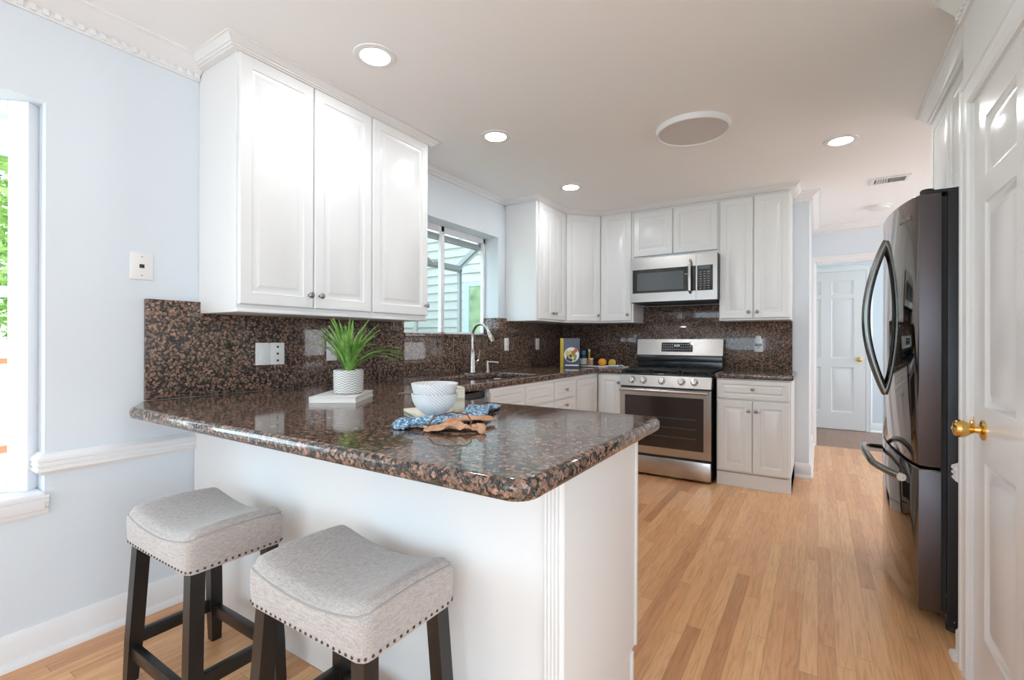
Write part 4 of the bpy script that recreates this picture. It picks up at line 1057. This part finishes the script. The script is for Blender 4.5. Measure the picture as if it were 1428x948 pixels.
root = thing('bottle', 'slim golden oil bottle with cork, tallest on the tray', 'bottle', tuple(bt))
obj('glass', MB().lathe([(0, 0), (.016, 0), (.017, .004), (.016, .06), (.009, .085), (.0075, .14), (0, .14)], bt, 18), mat('golden_oil', (.50, .26, .03), .12), root)
obj('cork', MB().lathe([(.008, .138), (.011, .142), (.011, .158), (0, .160)], bt, 14), mat('cork', (.72, .58, .42), .7), root)
bt = Vector((-1.905, 4.43, tz))
root = thing('spice_jar', 'small pinkish brown jar with white lid on the tray', 'jar', tuple(bt))
obj('glass', MB().lathe([(0, 0), (.018, 0), (.019, .003), (.019, .055), (.016, .060), (0, .060)], bt, 18), mat('spice', (.42, .24, .18), .3), root)
obj('lid', MB().lathe([(.018, .058), (.019, .060), (.019, .072), (0, .073)], bt, 18), OUTLET, root)
single('orange', MB().lathe([(.001, 0), (.020, .003), (.034, .016), (.040, .036), (.036, .056), (.022, .070), (.008, .073), (0, .071)], (-1.785, 4.42, tz), 24), painted('orange_peel', (.80, .32, .02), .45, .3, 300), 'whole orange on the right side of the tray', 'orange', (-1.785, 4.42, tz))
root = thing('lemon', 'halved lemon lying against the orange', 'lemon', (-1.695, 4.45, tz))
ML = Matrix.Translation((-1.697, 4.45, tz+.034)) @ Matrix.Rotation(math.radians(65), 4, 'X')
obj('peel', MB(ML).lathe([(0, -.034), (.018, -.031), (.031, -.018), (.036, 0), (.034, .001)], seg=24), mat('lemon_peel', (.78, .52, .04), .45), root)
obj('pulp', MB(ML).lathe([(0, .001), (.030, .001), (.034, .0005), (.030, -.004)], seg=24), mat('lemon_pulp', (.62, .50, .12), .4), root)
def make_stripe():
    m = mat('striped_cloth', (.7, .7, .7), .9); n = N(m); sp = n.n('ShaderNodeSeparateXYZ'); n.l(n.coord(), sp.inputs[0])
    f = n.math('FRACT', n.math('MULTIPLY', sp.outputs[0], 42.)); n.l(n.ramp(f, [(.5, (.74, .75, .76)), (.6, (.34, .45, .58))]), n.p.inputs['Base Color']); return m
single('napkin', ribbon([(-1.70, 4.315, T+.010, .7), (-1.62, 4.345, T+.016, 1.), (-1.545, 4.36, T+.012, .9)], .045, .006, 21, .006), make_stripe(), 'folded blue striped napkin on the tray edge nearest the stove', 'napkin', (-1.62, 4.35, T), None, 60)

# ------------------------------------------------------------------ outdoors, seen through the two windows
b = MB().box(-40, XL-WT-.02, -30, 40, -1.2, -1.0); struct('ground', b, painted('lawn', (.42, .47, .30), .9, .3, 8), 0)
def make_siding():
    m = mat('white_siding', (.47, .46, .45), .6); return m
SID = make_siding()
b = MB(); z = -1.0
while z < 5.2:
    b.rings([[(-9.5, 5.30, z), (-9.5, 5.275, z), (-9.5, 5.295, z+.125), (-9.5, 5.30, z+.125)], [(-2.62, 5.30, z), (-2.62, 5.275, z), (-2.62, 5.295, z+.125), (-2.62, 5.30, z+.125)]]); z += .125
b.box(-9.5, -2.62, 5.30, 5.5, -1, 5.2)
nb = single('house_wing', b, SID, 'white clapboard house wing outside the sink window', 'house', (-6, 5.4, -1.0), None, 0)
fr_ = obj('window', MB().box(-4.17, -3.10, 5.235, 5.272, .75, .82).box(-4.17, -3.10, 5.235, 5.272, 1.93, 1.99).box(-4.17, -4.08, 5.235, 5.272, .82, 1.93).box(-3.20, -3.10, 5.235, 5.272, .82, 1.93), mat('grey_window_frame', (.40, .47, .52), .5), nb, 0)
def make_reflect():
    m = mat('pane_painted_reflection', (.2, .4, .1), .2); n = N(m); z = n.n('ShaderNodeTexNoise', Scale=7., Detail=5.); n.l(n.coord(), z.inputs['Vector'])
    n.l(n.ramp(z.outputs[0], [(.3, (.10, .17, .06)), (.5, (.22, .32, .13)), (.7, (.38, .46, .27))]), n.p.inputs['Base Color']); return m  # mottled greens paint reflected foliage into the pane colour
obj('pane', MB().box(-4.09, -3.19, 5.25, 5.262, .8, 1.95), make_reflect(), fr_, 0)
def make_foliage(name, c0, c1, c2):
    m = mat(name, c1, .6); n = N(m); z = n.n('ShaderNodeTexNoise', Scale=3., Detail=4.); n.l(n.coord(), z.inputs['Vector'])
    n.l(n.ramp(z.outputs[0], [(.35, c0), (.5, c1), (.65, c2)]), n.p.inputs['Base Color']); return m
FOL = make_foliage('tree_foliage', (.10, .22, .03), (.28, .46, .09), (.50, .66, .22)); BARK = mat('bark', (.10, .07, .05), .9)
def tree(x, y, zg, h, r, n, label, seed, cat='tree'):
    rg = random.Random(seed); root = thing('tree' if cat == 'tree' else 'shrub', label, cat, (x, y, zg))
    obj('trunk', MB().tube([(x, y, zg), (x+.05, y, zg+h*.4), (x, y+.05, zg+h*.8)], [.16, .12, .05], 8), BARK, root)
    bm = bmesh.new()
    for _ in range(n):
        d = Vector((rg.gauss(0, 1), rg.gauss(0, 1), rg.gauss(0, 1))).normalized()*r*rg.uniform(.35, 1)**.5
        c = Vector((x, y, zg+h*.62))+Vector((d.x, d.y, d.z*h*.32/r)); s_ = rg.uniform(.035, .075)
        a = Vector((rg.uniform(-1, 1), rg.uniform(-1, 1), rg.uniform(-.6, .6))).normalized(); u_ = a.orthogonal().normalized()
        V = [bm.verts.new(c+a*s_), bm.verts.new(c+u_*s_*.5), bm.verts.new(c-a*s_), bm.verts.new(c-u_*s_*.5)]; bm.faces.new(V)
    me = bpy.data.meshes.new('foliage'); bm.transform(ROOTS[root.name].inverted()); bm.to_mesh(me); bm.free(); me.materials.append(FOL)
    o = bpy.data.objects.new('foliage', me); COL.objects.link(o); o.parent = root
tree(-7.4, 2.45, -1, 6.4, 2.3, 17000, 'leafy green tree outside the left edge window', 1)
tree(-5.0, 4.1, -1, 2.75, .8, 3500, 'green shrub outside the sink window left of the house wing', 3, 'shrub')
REDW = mat('redwood_stain', (.50, .19, .10), .6)
b = MB()
for k in range(22): b.box(-4.9, XL-WT-.35, -2.6+k*.165, -2.445+k*.165, .20, .24)
single('wooden_deck', b, REDW, 'red stained wooden deck boards outside the left edge window', 'deck', (-3.8, -1, .2), None, 0)
root = thing('deck_railing', 'orange stained wooden deck railing outside the left edge window', 'railing', (-4.85, 0, .24))
b = MB().box(-4.9, -4.8, -2.6, .965, 1.01, 1.05).box(-4.88, -4.82, -2.6, .93, .38, .43); obj('rail', b, REDW, root, 0)
for y in (-2.5, -1.4, -.3, .925): obj('post', MB().box(-4.87, -4.83, y, y+.04, .24, 1.009), REDW, root, 0)
single('roof_eave', MB().box(XL-1.25, XL-WT-.02, -3.5, 1.6, 2.45, 2.55).box(XL-1.30, XL-1.25, -3.5, 1.6, 2.22, 2.56).box(XL-1.12, XL-1.04, -3.5, 1.6, 2.34, 2.45), mat('eave_paint', (.50, .42, .38), .6), 'painted roof eave just above the bay window outside', 'eave', (XL-.8, 0, 2.45), None, 0)
